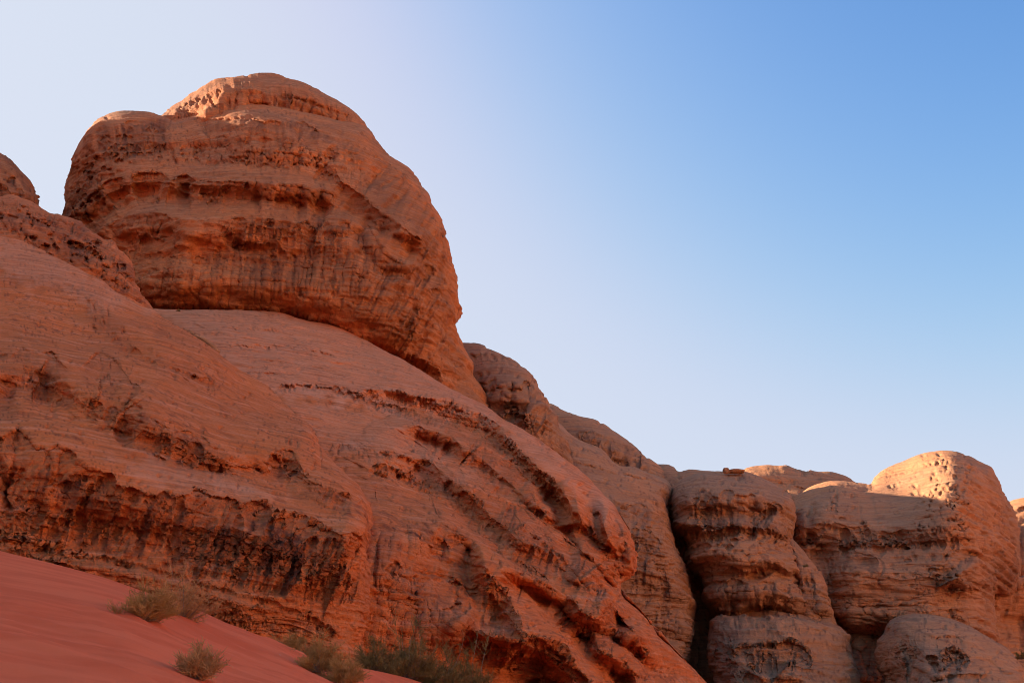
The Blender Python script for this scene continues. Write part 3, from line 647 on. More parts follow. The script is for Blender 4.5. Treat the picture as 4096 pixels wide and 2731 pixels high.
        flutes(c, 'Z4', [(1880, 1180), (2190, 1280), (2352, 1420), (2352, 1568), (2100, 1540), (1900, 1380)], wl=wl_, a=a_, ang=105, ln=120, var=.25)
        flutes(c, 'Z4', [(600, 560), (1040, 600), (1300, 800), (1560, 1200), (1500, 1290), (1100, 1200), (600, 900)], wl=wl_*1.1, a=a_*.8, ang=98, ln=200, var=.3)
    # band below roll 2
    blocks(c, 'Z4', [(1190, 520), (1300, 620), (1450, 770), (1620, 830), (1800, 990), (1700, 1000), (1500, 880), (1380, 760), (1230, 610)], (26, 14), 14, 40, gap=9, var=.2)
    lip(c, 'Z4', [(1370, 800), (1480, 880), (1580, 900), (1680, 960), (1780, 1000), (1860, 1060), (1905, 1120), (1905, 1180), (1870, 1240)], a=34, wb=70, sc=.5, wl=60, arch=8, fl=6, var=.2, bulge=.5)
    lip(c, 'Z4', [(1840, 1000), (1880, 1060), (1930, 1140), (2010, 1180), (2060, 1150), (2100, 1080), (2150, 1060)], a=50, wb=90, sc=.5, wl=60, arch=10, fl=8, var=.2, bulge=.5)
    scoop(c, 'Z4', 2030, 980, 110, 150, -40, -40, 3)
    pit(c, 'Z4', 2050, 990, 40, 70, 26, -30); pit(c, 'Z4', 1980, 1120, 24, 40, 16)
    lip(c, 'Z4', [(1900, 1170), (1960, 1200), (2020, 1210), (2100, 1240), (2160, 1200), (2190, 1270), (2250, 1300), (2300, 1360)], a=40, wb=80, sc=.6, wl=50, arch=12, fl=8, var=.2, bulge=.4)
    lip(c, 'Z4', [(1890, 1290), (1940, 1250), (1990, 1270), (2030, 1350), (2100, 1380), (2180, 1430), (2240, 1500), (2290, 1568)], a=40, wb=90, sc=.6, wl=55, arch=14, fl=8, var=.2, bulge=.4)
    lip(c, 'Z4', [(2240, 1260), (2300, 1300), (2340, 1370), (2352, 1420)], a=30, wb=50, var=.2); pit(c, 'Z4', 2225, 1275, 26, 24, 18)
    for x, y, rx, ry in ((1620, 1060, 8, 12), (1700, 1120, 15, 22), (1755, 1155, 12, 24), (1530, 1040, 22, 22), (1560, 1000, 20, 14), (1800, 1190, 14, 26), (1440, 1160, 10, 10), (1385, 880, 6, 12), (1200, 660, 18, 34), (2050, 1340, 8, 18), (2190, 1440, 6, 14)): pit(c, 'Z4', x, y, rx, ry, rot=-20)
    # striped buttresses and the wall low down on the left
    lip(c, 'Z4', [(930, 800), (960, 740), (1000, 620), (1040, 565), (1100, 600), (1180, 650), (1210, 720)], a=22, wb=60, sc=.3, var=.2, bulge=.5, wa=60)
    roll(c, 'Z4', [(1050, 580), (1150, 820), (1200, 1000), (1240, 1150)], 46, 80, 60)
    roll(c, 'Z4', [(1290, 760), (1400, 920), (1520, 1100), (1610, 1290)], 30, 60, 50)
    roll(c, 'Z4', [(1210, 740), (1205, 900), (1260, 1080), (1290, 1200)], -34, 24, 24)
    roll(c, 'Z4', [(660, 520), (680, 700), (680, 850)], 34, 60, 90)
    roll(c, 'Z4', [(790, 560), (820, 700), (800, 900)], -14, 22, 22)
    lip(c, 'Z4', [(600, 880), (680, 880), (760, 830), (800, 900), (880, 900), (930, 880)], a=34, wb=220, sc=.5, wl=36, arch=16, fl=14, wlf=20, var=.45, bulge=.3)
    lip(c, 'Z4', [(1060, 1010), (1120, 930), (1180, 960), (1230, 1080), (1210, 1120), (1130, 1180), (1050, 1200)], a=38, wb=110, sc=.5, wl=40, fl=10, var=.4, bulge=.35)
    lip(c, 'Z4', [(1290, 940), (1340, 890), (1400, 940), (1450, 990), (1520, 1060), (1560, 1160)], a=24, wb=90, sc=.5, wl=36, fl=8, slant=-.4, var=.3)
    lip(c, 'Z4', [(840, 1050), (870, 1010), (900, 1060), (915, 1110)], a=26, wb=50, var=.3)
    lip(c, 'Z4', [(1130, 1290), (1180, 1180), (1260, 1150), (1300, 1250), (1380, 1290), (1460, 1300), (1560, 1310), (1600, 1330)], a=40, wb=60, sc=.6, wl=40, arch=8, fl=8, var=.35, bulge=.4)
    lip(c, 'Z4', [(1430, 1500), (1500, 1400), (1570, 1320), (1640, 1280), (1700, 1300), (1760, 1330), (1830, 1390), (1850, 1450), (1900, 1490), (1970, 1568), (2020, 1640)], a=90, wb=190, sc=.35, wl=80, arch=10, fl=14, wlf=24, slant=-.7, var=.5, bulge=.4, wa=110)
    crack(c, 'Z4', [(1560, 1100), (1575, 1170), (1600, 1260), (1620, 1300)], 24, 10)
    for x, y, rx, ry in ((1160, 1270, 34, 60), (1250, 1000, 24, 50), (870, 950, 10, 18), (730, 950, 10, 20), (660, 970, 16, 22), (895, 1090, 18, 22), (545, 1290, 14, 14), (820, 790, 20, 50), (940, 890, 14, 14), (1270, 960, 16, 14), (760, 930, 8, 16)): pit(c, 'Z4', x, y, rx, ry)
    flutes(c, 'Z4', [(560, 900), (900, 900), (1080, 1180), (1200, 1400), (900, 1450), (540, 1300)], wl=14, a=9, ang=95, ln=110, var=.5)
    flutes(c, 'Z4', [(600, 560), (980, 640), (1000, 900), (620, 860)], wl=26, a=7, ang=96, ln=130, var=.15)
    flutes(c, 'Z4', [(1280, 1290), (1640, 1300), (1900, 1500), (1900, 1700), (1300, 1700)], wl=18, a=11, ang=118, ln=100, var=.4)
    beds(c, 'Z4', [(560, 380), (1040, 560), (1200, 900), (1560, 1240), (1200, 1300), (560, 1300)], 12, 5, 14)
    # dark desert-varnish stripes that follow the beds
    for L, wv in (([(620, 510), (700, 520), (800, 590), (880, 600), (1000, 640)], 13), ([(640, 580), (740, 620), (850, 640), (980, 690)], 10), ([(560, 400), (700, 410), (800, 460), (1000, 560)], 8), ([(970, 690), (1060, 720), (1190, 760)], 16), ([(960, 760), (1080, 800), (1200, 850)], 16), ([(930, 910), (1050, 905), (1190, 900)], 12), ([(900, 1010), (1000, 1020), (1080, 1060)], 14), ([(1010, 640), (1100, 680), (1160, 700)], 12), ([(1300, 1180), (1450, 1210), (1570, 1250)], 8), ([(1400, 1100), (1540, 1140)], 7), ([(820, 630), (920, 680), (960, 690)], 12)):
        Ln = smooth_line(tr('Z4', L), 10); d, sg, s, Lt = line_dist(c.px, c.py, Ln)
        e = np.clip(np.minimum(s, Lt-s)/30, 0, 1)
        c.V += .75*e*sst(1, .5, (d*1.0+4*vn(c.px/9, c.py/4, None, 71)+5*vn(c.px/30, c.py/12, None, 72))/(wv*.64))
    honey(c, 'Z4', [(1850, 1150), (2000, 1250), (2250, 1500), (2100, 1500), (1900, 1300)], cell=(16, 20), a=8, dens=.3)
rock('sandstone_slope', 'pale rock slope below the big dome, broken by diagonal bulging rolls down right', 'rock slope', RED,
     J(('P', [(290, 700), (370, 708), (460, 711), (560, 714), (640, 718), (690, 733)]), ('Z3', [(370, 0), (480, 48), (560, 88), (620, 122), (700, 168), (790, 208), (900, 270), (980, 325), (1080, 385), (1200, 445), (1330, 510), (1420, 575), (1560, 655), (1680, 735), (1800, 822), (1900, 895), (1980, 972), (2060, 1062), (2140, 1150), (2180, 1215)])),
     J(('P', [(290, 700), (420, 830), (600, 980), (730, 1120), (770, 1250), (760, 1500), (740, 1800)])),
     J(('Z4', [(2180, 539), (2225, 610), (2240, 660), (2262, 720), (2277, 780), (2275, 835), (2260, 880), (2225, 912), (2190, 926), (2172, 950), (2180, 1020), (2210, 1050), (2300, 1130), (2352, 1185)]), ('Z5', [(60, 1260), (160, 1360), (250, 1450), (320, 1520), (365, 1568)]), ('S', [(3100, 2950), (3400, 3150)])),
     J(('P', [(740, 1800), (1200, 1820), (1600, 1830)]), ('S', [(3400, 3150)])),
     K('P', [(370, 715, 103), (640, 722, 112), (520, 800, 92), (640, 860, 86), (850, 795, 113), (850, 930, 86), (1110, 935, 105), (1100, 1050, 81), (900, 1080, 66), (760, 1040, 66), (1300, 1070, 88), (1280, 1180, 75), (870, 1150, 56), (900, 1250, 47), (900, 1400, 42), (900, 1600, 41), (1000, 1568, 42), (1050, 1220, 58), (1100, 1330, 50), (1200, 1450, 50), (1250, 1568, 49), (1200, 1250, 60), (1400, 1350, 64), (1330, 1280, 67), (1440, 1210, 77), (1430, 1300, 73), (1500, 1480, 64), (1600, 1568, 69), (800, 1700, 39), (1300, 1750, 46), (1800, 1790, 80)]),
     f, R=7, wr=130, thick=30, q=1.0, big=1., relief=1.3)

# ---- near ridge of rubble above the left slope
def f(c):
    blocks(c, 'Z1', [(0, 130), (300, 210), (560, 320), (640, 400), (400, 380), (200, 300), (0, 260)], (60, 26), 34, 22, gap=14, var=.15)
    honey(c, 'Z1', [(0, 260), (240, 300), (520, 380), (720, 470), (900, 620), (1020, 890), (800, 800), (600, 620), (380, 540), (120, 400), (0, 330)], cell=(30, 26), a=34, dens=.62, var=.35, rot=25)
    honey(c, 'Z1', [(400, 400), (700, 450), (900, 650), (980, 860), (700, 700), (500, 560)], cell=(13, 13), a=14, dens=.5, var=.2)
    stain_shade(c, 'Z1', [(0, 240), (560, 330), (900, 620), (1030, 890), (700, 760), (300, 560), (0, 340)], 1.0, 30, 30, 14)
    for x, y, rx, ry in ((510, 480, 75, 45), (820, 760, 30, 48), (300, 340, 45, 22), (560, 340, 40, 22), (80, 290, 60, 20), (580, 430, 30, 20), (450, 430, 40, 30), (690, 690, 22, 16), (340, 440, 40, 20), (870, 610, 14, 30)):
        pit(c, 'Z1', x, y, rx, ry, rx*.7, 20)
    lip(c, 'Z1', [(60, 150), (150, 200), (260, 205), (380, 290), (520, 300), (620, 380)], a=26, wb=40, sc=.5, wl=40, rag=10, var=.2)
    lip(c, 'Z1', [(640, 400), (720, 440), (780, 500), (860, 570), (900, 640)], a=26, wb=40, sc=.5, wl=30, rag=9, var=.2)
rock('rubble_ridge', 'dark red honeycombed ridge of crumbling rock above the smooth slope on the left', 'rock ridge', RED,
     tr('Z1', [(-500, 120), (-250, 135), (0, 146), (40, 136), (95, 137), (150, 157), (200, 170), (260, 202), (340, 257), (385, 258), (430, 272), (500, 296), (560, 322), (580, 350), (640, 388), (700, 432), (760, 442), (800, 502), (830, 520), (870, 570), (905, 640), (905, 715), (960, 820), (1010, 872), (1032, 898)]),
     tr('Z1', [(-500, 120), (-520, 700)]), tr('Z1', [(1032, 898), (1080, 1000)]), tr('Z1', [(-520, 700), (300, 800), (800, 960), (1080, 1000)]),
     K('Z1', [(-450, 200, 76), (0, 200, 75), (0, 340, 70), (300, 450, 68), (450, 300, 76), (600, 600, 66), (700, 450, 74), (900, 700, 71), (830, 800, 66), (1020, 900, 67), (300, 760, 68), (900, 960, 66)]),
     f, R=4, wr=60, thick=12, rough=1.5, big=.8)

# ---- near left slope
def f(c):
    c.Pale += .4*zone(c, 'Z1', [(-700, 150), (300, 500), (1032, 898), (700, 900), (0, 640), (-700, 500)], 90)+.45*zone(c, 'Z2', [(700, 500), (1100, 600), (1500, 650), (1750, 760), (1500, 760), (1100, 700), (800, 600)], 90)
    terrace(c, [('Z2', [(-200, 500), (-80, 430), (0, 400), (60, 365), (140, 370), (230, 440), (300, 480), (430, 480), (520, 550), (690, 640), (850, 720), (980, 770), (1080, 770), (1250, 750), (1400, 790), (1520, 830), (1620, 800), (1760, 880), (1900, 890), (2020, 965), (2100, 1000), (2200, 990), (2310, 1070)]),
                ('Z2', [(-60, 0), (60, -50), (150, -75), (300, -50), (420, 10), (560, 60), (700, 110), (860, 130), (950, 250), (1090, 325), (1270, 375), (1340, 440), (1500, 480), (1720, 475), (1850, 490), (1940, 640), (2150, 735), (2260, 800)]),
                ('Z1', [(450, 650), (620, 770), (800, 910), (950, 1040), (1100, 1130), (1250, 1190), (1450, 1310), (1650, 1440)]), ('Z2', [(0, 1080), (300, 1140), (640, 1210), (1080, 1310), (1500, 1420)])],
               [('Z2', [(-100, 960), (0, 1000), (150, 1030), (300, 1062), (480, 1100), (640, 1135), (900, 1190), (1080, 1240), (1250, 1300), (1400, 1335), (1550, 1370), (1700, 1405), (1800, 1450), (1950, 1510)]),
                ('Z2', [(60, 90), (200, 150), (350, 170), (450, 250), (560, 325), (680, 400), (800, 475), (1000, 545), (1200, 605), (1400, 640), (1650, 645), (1780, 700), (1900, 800), (2020, 890)]),
                ('Z1', [(500, 960), (620, 1050), (780, 1130), (900, 1200), (1050, 1285), (1220, 1315), (1300, 1365), (1560, 1420), (1700, 1470), (1850, 1550)])], k=.85, reach=190, cap=90)
    # upper bench marks
    beds(c, 'Z1', [(0, 340), (700, 700), (1100, 950), (1500, 1250), (900, 1150), (500, 800), (0, 600)], 12, 4.5, 36)
    beds(c, 'Z2', [(0, 0), (1700, 300), (2100, 500), (2300, 800), (1700, 620), (900, 500)], 12, 7, 22)
    for x, y, rx, ry, a in ((632, 905, 15, 36, 24), (695, 995, 13, 32, 24), (636, 1030, 16, 28, 26), (1205, 1306, 15, 10, 14), (1303, 1356, 20, 12, 20), (1250, 1375, 34, 10, 20), (738, 1285, 8, 28, 22), (733, 1355, 9, 28, 22), (755, 1405, 8, 12, 12), (100, 720, 62, 58, 16), (262, 785, 46, 28, 12), (402, 897, 30, 22, 10), (780, 1120, 34, 26, 14),
                            (1082, 1062, 58, 44, 9), (20, 1222, 32, 26, 22), (800, 1300, 28, 46, 9), (515, 970, 14, 8, 8), (725, 945, 14, 14, 8), (1160, 1150, 20, 20, 6), (780, 905, 18, 24, 7), (1510, 1330, 6, 10, 8), (1640, 1505, 14, 12, 8), (545, 760, 22, 30, 8), (1565, 1400, 8, 12, 8), (1005, 1500, 6, 20, 10), (1120, 1290, 5, 5, 6)):
        pit(c, 'Z1', x, y, rx, ry, a, 35 if (x, y) == (1250, 1375) else -15)
    honey(c, 'Z1', [(180, 680), (320, 690), (440, 760), (400, 790), (200, 720)], cell=(8, 9), a=6, dens=.5, soft=10)
    honey(c, 'Z1', [(480, 740), (700, 800), (820, 1000), (820, 1120), (700, 1080), (560, 900)], cell=(26, 30), a=8, dens=.35)
    crack(c, 'Z1', [(80, 600), (180, 635), (250, 690), (400, 740)], 5, 3); crack(c, 'Z1', [(1200, 1080), (1205, 1180), (1215, 1270)], 12, 7)
    lip(c, 'Z1', [(0, 380), (130, 470), (300, 560), (460, 640), (600, 720), (700, 800)], a=8, wb=20, var=.1); lip(c, 'Z1', [(420, 530), (560, 610), (700, 720), (810, 800), (760, 790), (640, 750)], a=8, wb=16, var=.1)
    lip(c, 'Z1', [(450, 620), (620, 760), (760, 830), (860, 860)], a=9, wb=20, var=.1)
    beds(c, 'Z1', [(0, 340), (700, 700), (1100, 950), (1500, 1250), (1900, 1568), (0, 1568)], 34, 13, 26, bend=40)
    beds(c, 'Z2', [(0, 0), (1700, 300), (2100, 500), (2300, 1000), (1700, 760), (900, 560), (0, 350)], 30, 11, 24, bend=40)
    terrace(c, [('Z2', [(-60, 0), (60, -50), (150, -75), (300, -50), (420, 10), (560, 60), (700, 110), (860, 130), (950, 250), (1090, 325), (1270, 375), (1340, 440), (1500, 480), (1720, 475), (1850, 490), (1940, 640), (2150, 735), (2260, 800)])],
            [('Z2', [(60, 90), (200, 150), (350, 170), (450, 250), (560, 325), (680, 400), (800, 475), (1000, 545), (1200, 605), (1400, 640), (1650, 645), (1780, 700), (1900, 800), (2020, 890)])], k=.9, reach=150, cap=80)
    flutes(c, 'Z2', [(0, -60), (560, 60), (950, 260), (1330, 440), (1380, 620), (1000, 540), (680, 400), (350, 170), (60, 90)], wl=52, a=20, ang=98, ln=200, soft=40, var=.45)
    flutes(c, 'Z2', [(0, -60), (560, 60), (950, 260), (1330, 440), (1380, 620), (1000, 540), (680, 400), (350, 170), (60, 90)], wl=20, a=7, ang=98, ln=140, soft=40, var=.3)
    flutes(c, 'Z1', [(480, 760), (640, 800), (900, 1060), (1250, 1200), (1560, 1390), (1220, 1310), (900, 1190), (640, 1060)], wl=44, a=12, ang=95, ln=150, soft=40, var=.3)
    # upper face edge
    lip(c, 'Z1', [(60, 1260), (100, 1190), (150, 1160), (215, 1190), (290, 1195), (340, 1200), (400, 1260), (500, 1290), (600, 1260), (670, 1200), (760, 1250), (820, 1310), (870, 1380), (960, 1430), (1000, 1500)], a=52, wb=150, sc=.6, wl=75, arch=18, fl=7, wlf=30, slant=-.25, var=.45, bulge=.3)
    lip(c, 'Z2', [(880, 100), (930, 130), (940, 250), (990, 300), (1090, 330), (1180, 350), (1270, 370), (1330, 440), (1500, 480)], a=18, wb=110, sc=.6, wl=55, arch=8, fl=5, var=.3)
    lip(c, 'Z1', [(860, 1110), (900, 1150), (1000, 1225), (1060, 1262), (1200, 1300), (1330, 1345), (1480, 1385), (1560, 1405), (1660, 1460), (1760, 1520)], a=17, wb=34, sc=.5, wl=60, var=.3, rag=7)
    roll(c, 'Z1', [(560, 800), (760, 980), (950, 1120), (1200, 1200), (1500, 1340)], 30, 40, 80)
    roll(c, 'Z1', [(640, 1120), (800, 1190), (950, 1290), (1200, 1400), (1500, 1480)], -14, 60, 60)
    for x, y, rx, ry, a, r in ((775, 375, 66, 105, 52, 12), (600, 210, 46, 64, 36, 10), (690, 250, 36, 80, 18, 15), (1240, 470, 40, 76, 36, 0), (1140, 430, 44, 44, 14, 0), (1375, 580, 26, 38, 32, 0), (1632, 598, 20, 22, 26, 0), (1045, 410, 42, 30, 22, -10), (372, 170, 20, 24, 20, 0), (1022, 303, 15, 18, 10, 0), (1276, 328, 11, 26, 18, 0),
                               (1845, 440, 26, 36, 12, 0), (1805, 430, 16, 24, 20, 0), (20, 190, 95, 120, 52, -15), (230, 60, 80, 110, 20, 0), (1185, 560, 34, 32, 22, 0), (868, 470, 10, 24, 14, 0), (940, 150, 12, 24, 8, 0), (1215, 10, 18, 12, 16, 0), (1528, 152, 11, 13, 10, 0), (1310, 265, 14, 10, 6, 0), (1000, 520, 50, 20, 12, 0), (1890, 300, 8, 26, 14, 10)):
        pit(c, 'Z2', x, y, rx, ry, a, r)
    scoop(c, 'Z2', 950, 480, 120, 45, -20, 8, 3)     # little buttress
    scoop(c, 'Z2', 1370, 590, 200, 26, 12, 5, 3)
    lip(c, 'Z2', [(1080, 500), (1200, 560), (1330, 570), (1450, 600), (1650, 640)], a=10, wb=16, sc=.5, wl=20, var=.4)
    # right hollow with little pillars
    lip(c, 'Z2', [(1725, 640), (1718, 560), (1735, 490), (1765, 466), (1850, 500), (1900, 600), (1960, 660), (2060, 690), (2150, 735), (2240, 790)], a=34, wb=60, sc=.35, wl=34, arch=4, fl=10, wlf=14, var=.75, bulge=.35)
    pit(c, 'Z2', 1745, 580, 36, 110, 34, -14); pit(c, 'Z2', 1845, 590, 52, 66, 26); pit(c, 'Z2', 1835, 610, 26, 30, 20)
    lip(c, 'Z2', [(2100, 760), (2110, 880), (2060, 900), (2010, 900)], a=8, wb=30, var=.1)
    lip(c, 'Z2', [(1830, 720), (1990, 740), (2100, 760), (2200, 800), (2300, 850)], a=8, wb=90, sc=.3, fl=6, wlf=40, var=.3)
    # the broad smooth bench, then its long undercut lip
    roll(c, 'Z2', [(150, 200), (300, 330), (480, 450), (700, 520), (900, 590), (1100, 640), (1300, 700), (1500, 720), (1700, 760), (1850, 830), (2050, 930), (2280, 1000)], 34, 70, 60)
    lip(c, 'Z2', [(-200, 520), (-80, 440), (0, 400), (60, 355), (120, 345), (160, 400), (230, 455), (300, 480), (350, 440), (430, 480), (520, 560), (600, 590), (690, 640), (720, 690), (850, 730), (980, 770), (1030, 725), (1080, 760), (1180, 745), (1250, 725), (1310, 760), (1400, 790), (1470, 790), (1520, 850), (1560, 810), (1620, 790), (1680, 830), (1700, 920), (1760, 880), (1820, 880), (1900, 880), (1950, 920), (2020, 970), (2100, 1000), (2200, 990), (2260, 1040), (2310, 1080)],
        a=50, wb=250, sc=.38, wl=62, arch=22, fl=13, wlf=24, slant=.35, var=.5, bulge=.42, wa=90)
    pit(c, 'Z2', 1615, 890, 84, 104, 34, 10, .08); pit(c, 'Z2', 1440, 860, 70, 80, 12, 10); pit(c, 'Z2', 1245, 790, 62, 62, 7, 0, .1); pit(c, 'Z2', 1025, 760, 42, 46, 8); pit(c, 'Z2', 80, 440, 60, 90, 20); pit(c, 'Z2', 1760, 930, 34, 80, 16, 20); pit(c, 'Z2', 300, 540, 40, 60, 20)
    # wall below
    flutes(c, 'Z2', [(0, 560), (600, 650), (1300, 850), (1800, 950), (2250, 1100), (2200, 1400), (1900, 1420), (1300, 1290), (600, 1080), (0, 960)], wl=34, a=24, ang=106, ln=190, var=1.3)
    flutes(c, 'Z2', [(1300, 950), (2300, 1060), (2250, 1450), (1700, 1350), (1200, 1250)], wl=10, a=10, ang=112, ln=150, var=.6)
    honey(c, 'Z2', [(0, 560), (800, 720), (1200, 900), (1250, 1250), (600, 1080), (0, 960)], cell=(34, 60), a=13, dens=.25, var=.35)
    honey(c, 'Z2', [(0, 600), (900, 760), (1500, 950), (2100, 1100), (2050, 1350), (1300, 1250), (600, 1060), (0, 960)], cell=(16, 24), a=4, dens=.15, var=.2)
    beds(c, 'Z2', [(0, 560), (1000, 750), (2200, 1100), (2100, 1450), (1200, 1250), (0, 980)], 15, 4, 12)
    for L in ([(120, 980), (190, 860), (260, 730)], [(560, 1090), (600, 1000), (640, 900)], [(930, 1190), (980, 1100), (1040, 1000), (1090, 880)], [(1480, 1340), (1560, 1200), (1640, 1090)], [(1700, 1390), (1790, 1250), (1900, 1120)], [(380, 1080), (420, 960), (450, 850)], [(1250, 1280), (1320, 1160), (1400, 1040)], [(2020, 1400), (2080, 1300), (2180, 1180)]): crack(c, 'Z2', L, 16, 6, 9)
    for L in ([(0, 770), (400, 850), (800, 960), (1100, 1060)], [(700, 860), (1100, 960), (1500, 1060), (1900, 1180)], [(1100, 1110), (1500, 1190), (1900, 1290)], [(0, 860), (300, 900), (700, 1010)]): crack(c, 'Z2', L, 9, 3.5, 8)
    for x, y, rx, ry in ((300, 600, 20, 46), (485, 690, 14, 34), (200, 860, 60, 130), (340, 960, 30, 50), (400, 800, 9, 18), (390, 855, 10, 10), (55, 680, 40, 100), (60, 960, 16, 30), (160, 990, 16, 20), (915, 795, 12, 20), (545, 760, 10, 14), (540, 1070, 30, 40), (780, 1100, 14, 26), (1130, 1200, 40, 50), (1420, 1180, 40, 40), (1915, 1330, 16, 24), (800, 930, 12, 30), (700, 880, 12, 50), (1600, 1180, 26, 60)): pit(c, 'Z2', x, y, rx, ry, None, 14)
    # parting line at the foot; beds below stand forward a little
    ln = [(-200, 980), (0, 1000), (150, 1030), (300, 1062), (480, 1100), (640, 1135), (900, 1190), (1080, 1240), (1250, 1300), (1400, 1335), (1550, 1370), (1700, 1405), (1800, 1450), (1950, 1510), (2060, 1565), (2140, 1640)]
    lip(c, 'Z2', ln, a=15, wb=30, sc=.5, wl=80, var=.4, rag=7, bulge=.5, wa=30, sharp=5)
    Lp = smooth_line(tr('Z2', ln), 14); d, sg, s, Lt = line_dist(c.px, c.py, Lp); d = d*sg
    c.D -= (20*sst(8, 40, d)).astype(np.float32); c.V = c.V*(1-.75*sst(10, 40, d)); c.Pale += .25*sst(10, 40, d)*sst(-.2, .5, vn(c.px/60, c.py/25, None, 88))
    blocks(c, 'Z2', [(0, 1010), (640, 1150), (1250, 1320), (1800, 1470), (2100, 1600), (2000, 1900), (0, 1500)], (60, 34), 9, 12, gap=6, var=.05)
    beds(c, 'Z2', [(0, 1010), (640, 1150), (1250, 1320), (1800, 1470), (2100, 1600), (2000, 1900), (0, 1500)], 10, 9, 12)
    for x, y, rx, ry in ((1010, 1568, 16, 40), (1500, 1540, 12, 20), (1660, 1420, 10, 16), (500, 1180, 12, 30), (280, 1100, 8, 30)): pit(c, 'Z2', x, y, rx, ry)
    # the twisted stem of rock at the right crease
    roll(c, 'Z4', [(560, 860), (550, 960), (545, 1080), (520, 1200), (500, 1300)], 40, 24, 24)
    for y in (905, 960, 1005, 1040, 1080, 1120, 1160): crack(c, 'Z4', [(505, y-6), (545, y+6), (600, y)], 10, 4)
    lip(c, 'Z4', [(440, 900), (500, 830), (560, 770), (585, 700)], a=22, wb=80, sc=.3, var=.15, bulge=.3)
    stain_shade(c, 'Z4', [(400, 880), (600, 880), (620, 1180), (480, 1200), (380, 1100)], .35)
rock('sandstone_buttress', 'near dark red rock buttress on the left with smooth bench above a streaked, pitted wall', 'rock buttress', RED,
     J(('Z1', [(-700, 150), (-300, 250), (0, 347), (130, 387), (270, 462), (410, 546), (560, 606), (700, 700), (790, 788), (850, 822), (960, 882), (1032, 898), (1100, 948), (1240, 1030), (1380, 1125), (1480, 1200), (1600, 1290), (1780, 1400), (1860, 1470), (1960, 1568)]), ('Z2', [(1890, 262), (1940, 292), (1980, 350), (2000, 412), (2060, 490), (2150, 580), (2240, 672), (2300, 752)])),
     J(('Z1', [(-700, 150), (-720, 900)]), ('S', [(-430, 2300), (-430, 3300)])),
     J(('Z4', [(572, 400), (600, 450), (612, 520), (606, 620), (590, 700), (580, 760), (600, 880), (605, 960), (598, 1080), (590, 1200), (560, 1300), (560, 1420)]), ('S', [(1440, 2800), (1440, 3300)])),
     J(('S', [(-430, 3300), (500, 3300), (1440, 3300)])),
     K('P', [(0, 1265, 31), (0, 1150, 31.5), (0, 1020, 33.5), (0, 900, 38), (0, 780, 46), (0, 650, 57), (0, 540, 67), (400, 1400, 32.5), (400, 1220, 33.3), (400, 1080, 35.5), (400, 960, 41), (400, 850, 49), (380, 740, 61), (800, 1480, 35.5), (800, 1320, 36), (800, 1220, 37.5), (760, 1060, 48), (600, 890, 59),
             (600, 1020, 45), (600, 1140, 37.5), (700, 1568, 34.5), (850, 1180, 42), (840, 1400, 37), (-200, 1250, 30.5), (-200, 900, 38), (-200, 560, 62), (0, 1800, 30), (800, 1800, 34), (200, 1230, 32)]),
     f, R=4, wr=110, thick=26, big=1.3, rim=('top', 'right'))

# ---- knobs along the skyline to the right of the dome
def f(c):
    lip(c, 'Z3', [(1185, 178), (1260, 182), (1340, 178), (1420, 196), (1480, 225), (1530, 260)], a=13, wb=14, sc=.5, wl=14, rag=5, var=.5)
    crack(c, 'Z3', [(1300, 232), (1400, 240), (1480, 265)], 6, 3)
    lip(c, 'Z3', [(1240, 350), (1330, 360), (1380, 330), (1420, 390), (1480, 365), (1540, 400), (1590, 355), (1640, 410), (1690, 480)], a=42, wb=140, sc=.5, wl=50, arch=14, fl=10, slant=-.4, var=.45)
    lip(c, 'Z3', [(1330, 480), (1420, 475), (1500, 495), (1540, 560), (1590, 600)], a=26, wb=60, sc=.4, var=.3); scoop(c, 'Z3', 1430, 530, 90, 50, -22, 15, 3)
    flutes(c, 'Z3', [(1540, 420), (1700, 460), (1830, 760), (1860, 880), (1720, 740), (1580, 560)], wl=15, a=13, ang=118, ln=120, var=.35)
    honey(c, 'Z3', [(1480, 520), (1600, 560), (1640, 680), (1560, 660)], cell=(14, 18), a=12, dens=.5); honey(c, 'Z3', [(1330, 370), (1480, 390), (1500, 470), (1340, 470)], cell=(24, 26), a=16, dens=.5)
rock('rock_hump', 'round rock knob on the skyline just right of the big dome foot', 'rock hump', TAN,
     tr('Z3', [(1080, 160), (1120, 120), (1170, 110), (1220, 111), (1290, 122), (1350, 154), (1420, 181), (1490, 222), (1560, 272), (1615, 325), (1660, 400), (1700, 450), (1732, 520), (1770, 580), (1790, 645), (1835, 730), (1862, 830), (1910, 910)]),
     tr('Z3', [(1080, 160), (1060, 600)]), tr('Z3', [(1910, 910), (1980, 1010)]), tr('Z3', [(1060, 600), (1400, 800), (1980, 1010)]),
     K('Z3', [(1250, 150, 150), (1300, 350, 142), (1250, 600, 139), (1500, 350, 139), (1600, 550, 135), (1500, 700, 137), (1750, 750, 137), (1880, 900, 141), (1100, 400, 146)]),
     f, R=9, wr=110, thick=24)
def f(c):
    lip(c, 'Z3', [(1860, 650), (1930, 652), (2010, 655), (2080, 690), (2200, 745), (2300, 800)], a=22, wb=120, sc=.3, wl=60, fl=9, var=.5)
    flutes(c, 'Z3', [(1880, 660), (2100, 700), (2300, 800), (2500, 960), (2400, 960), (2050, 840)], wl=13, a=9, ang=96, ln=90, var=.4)
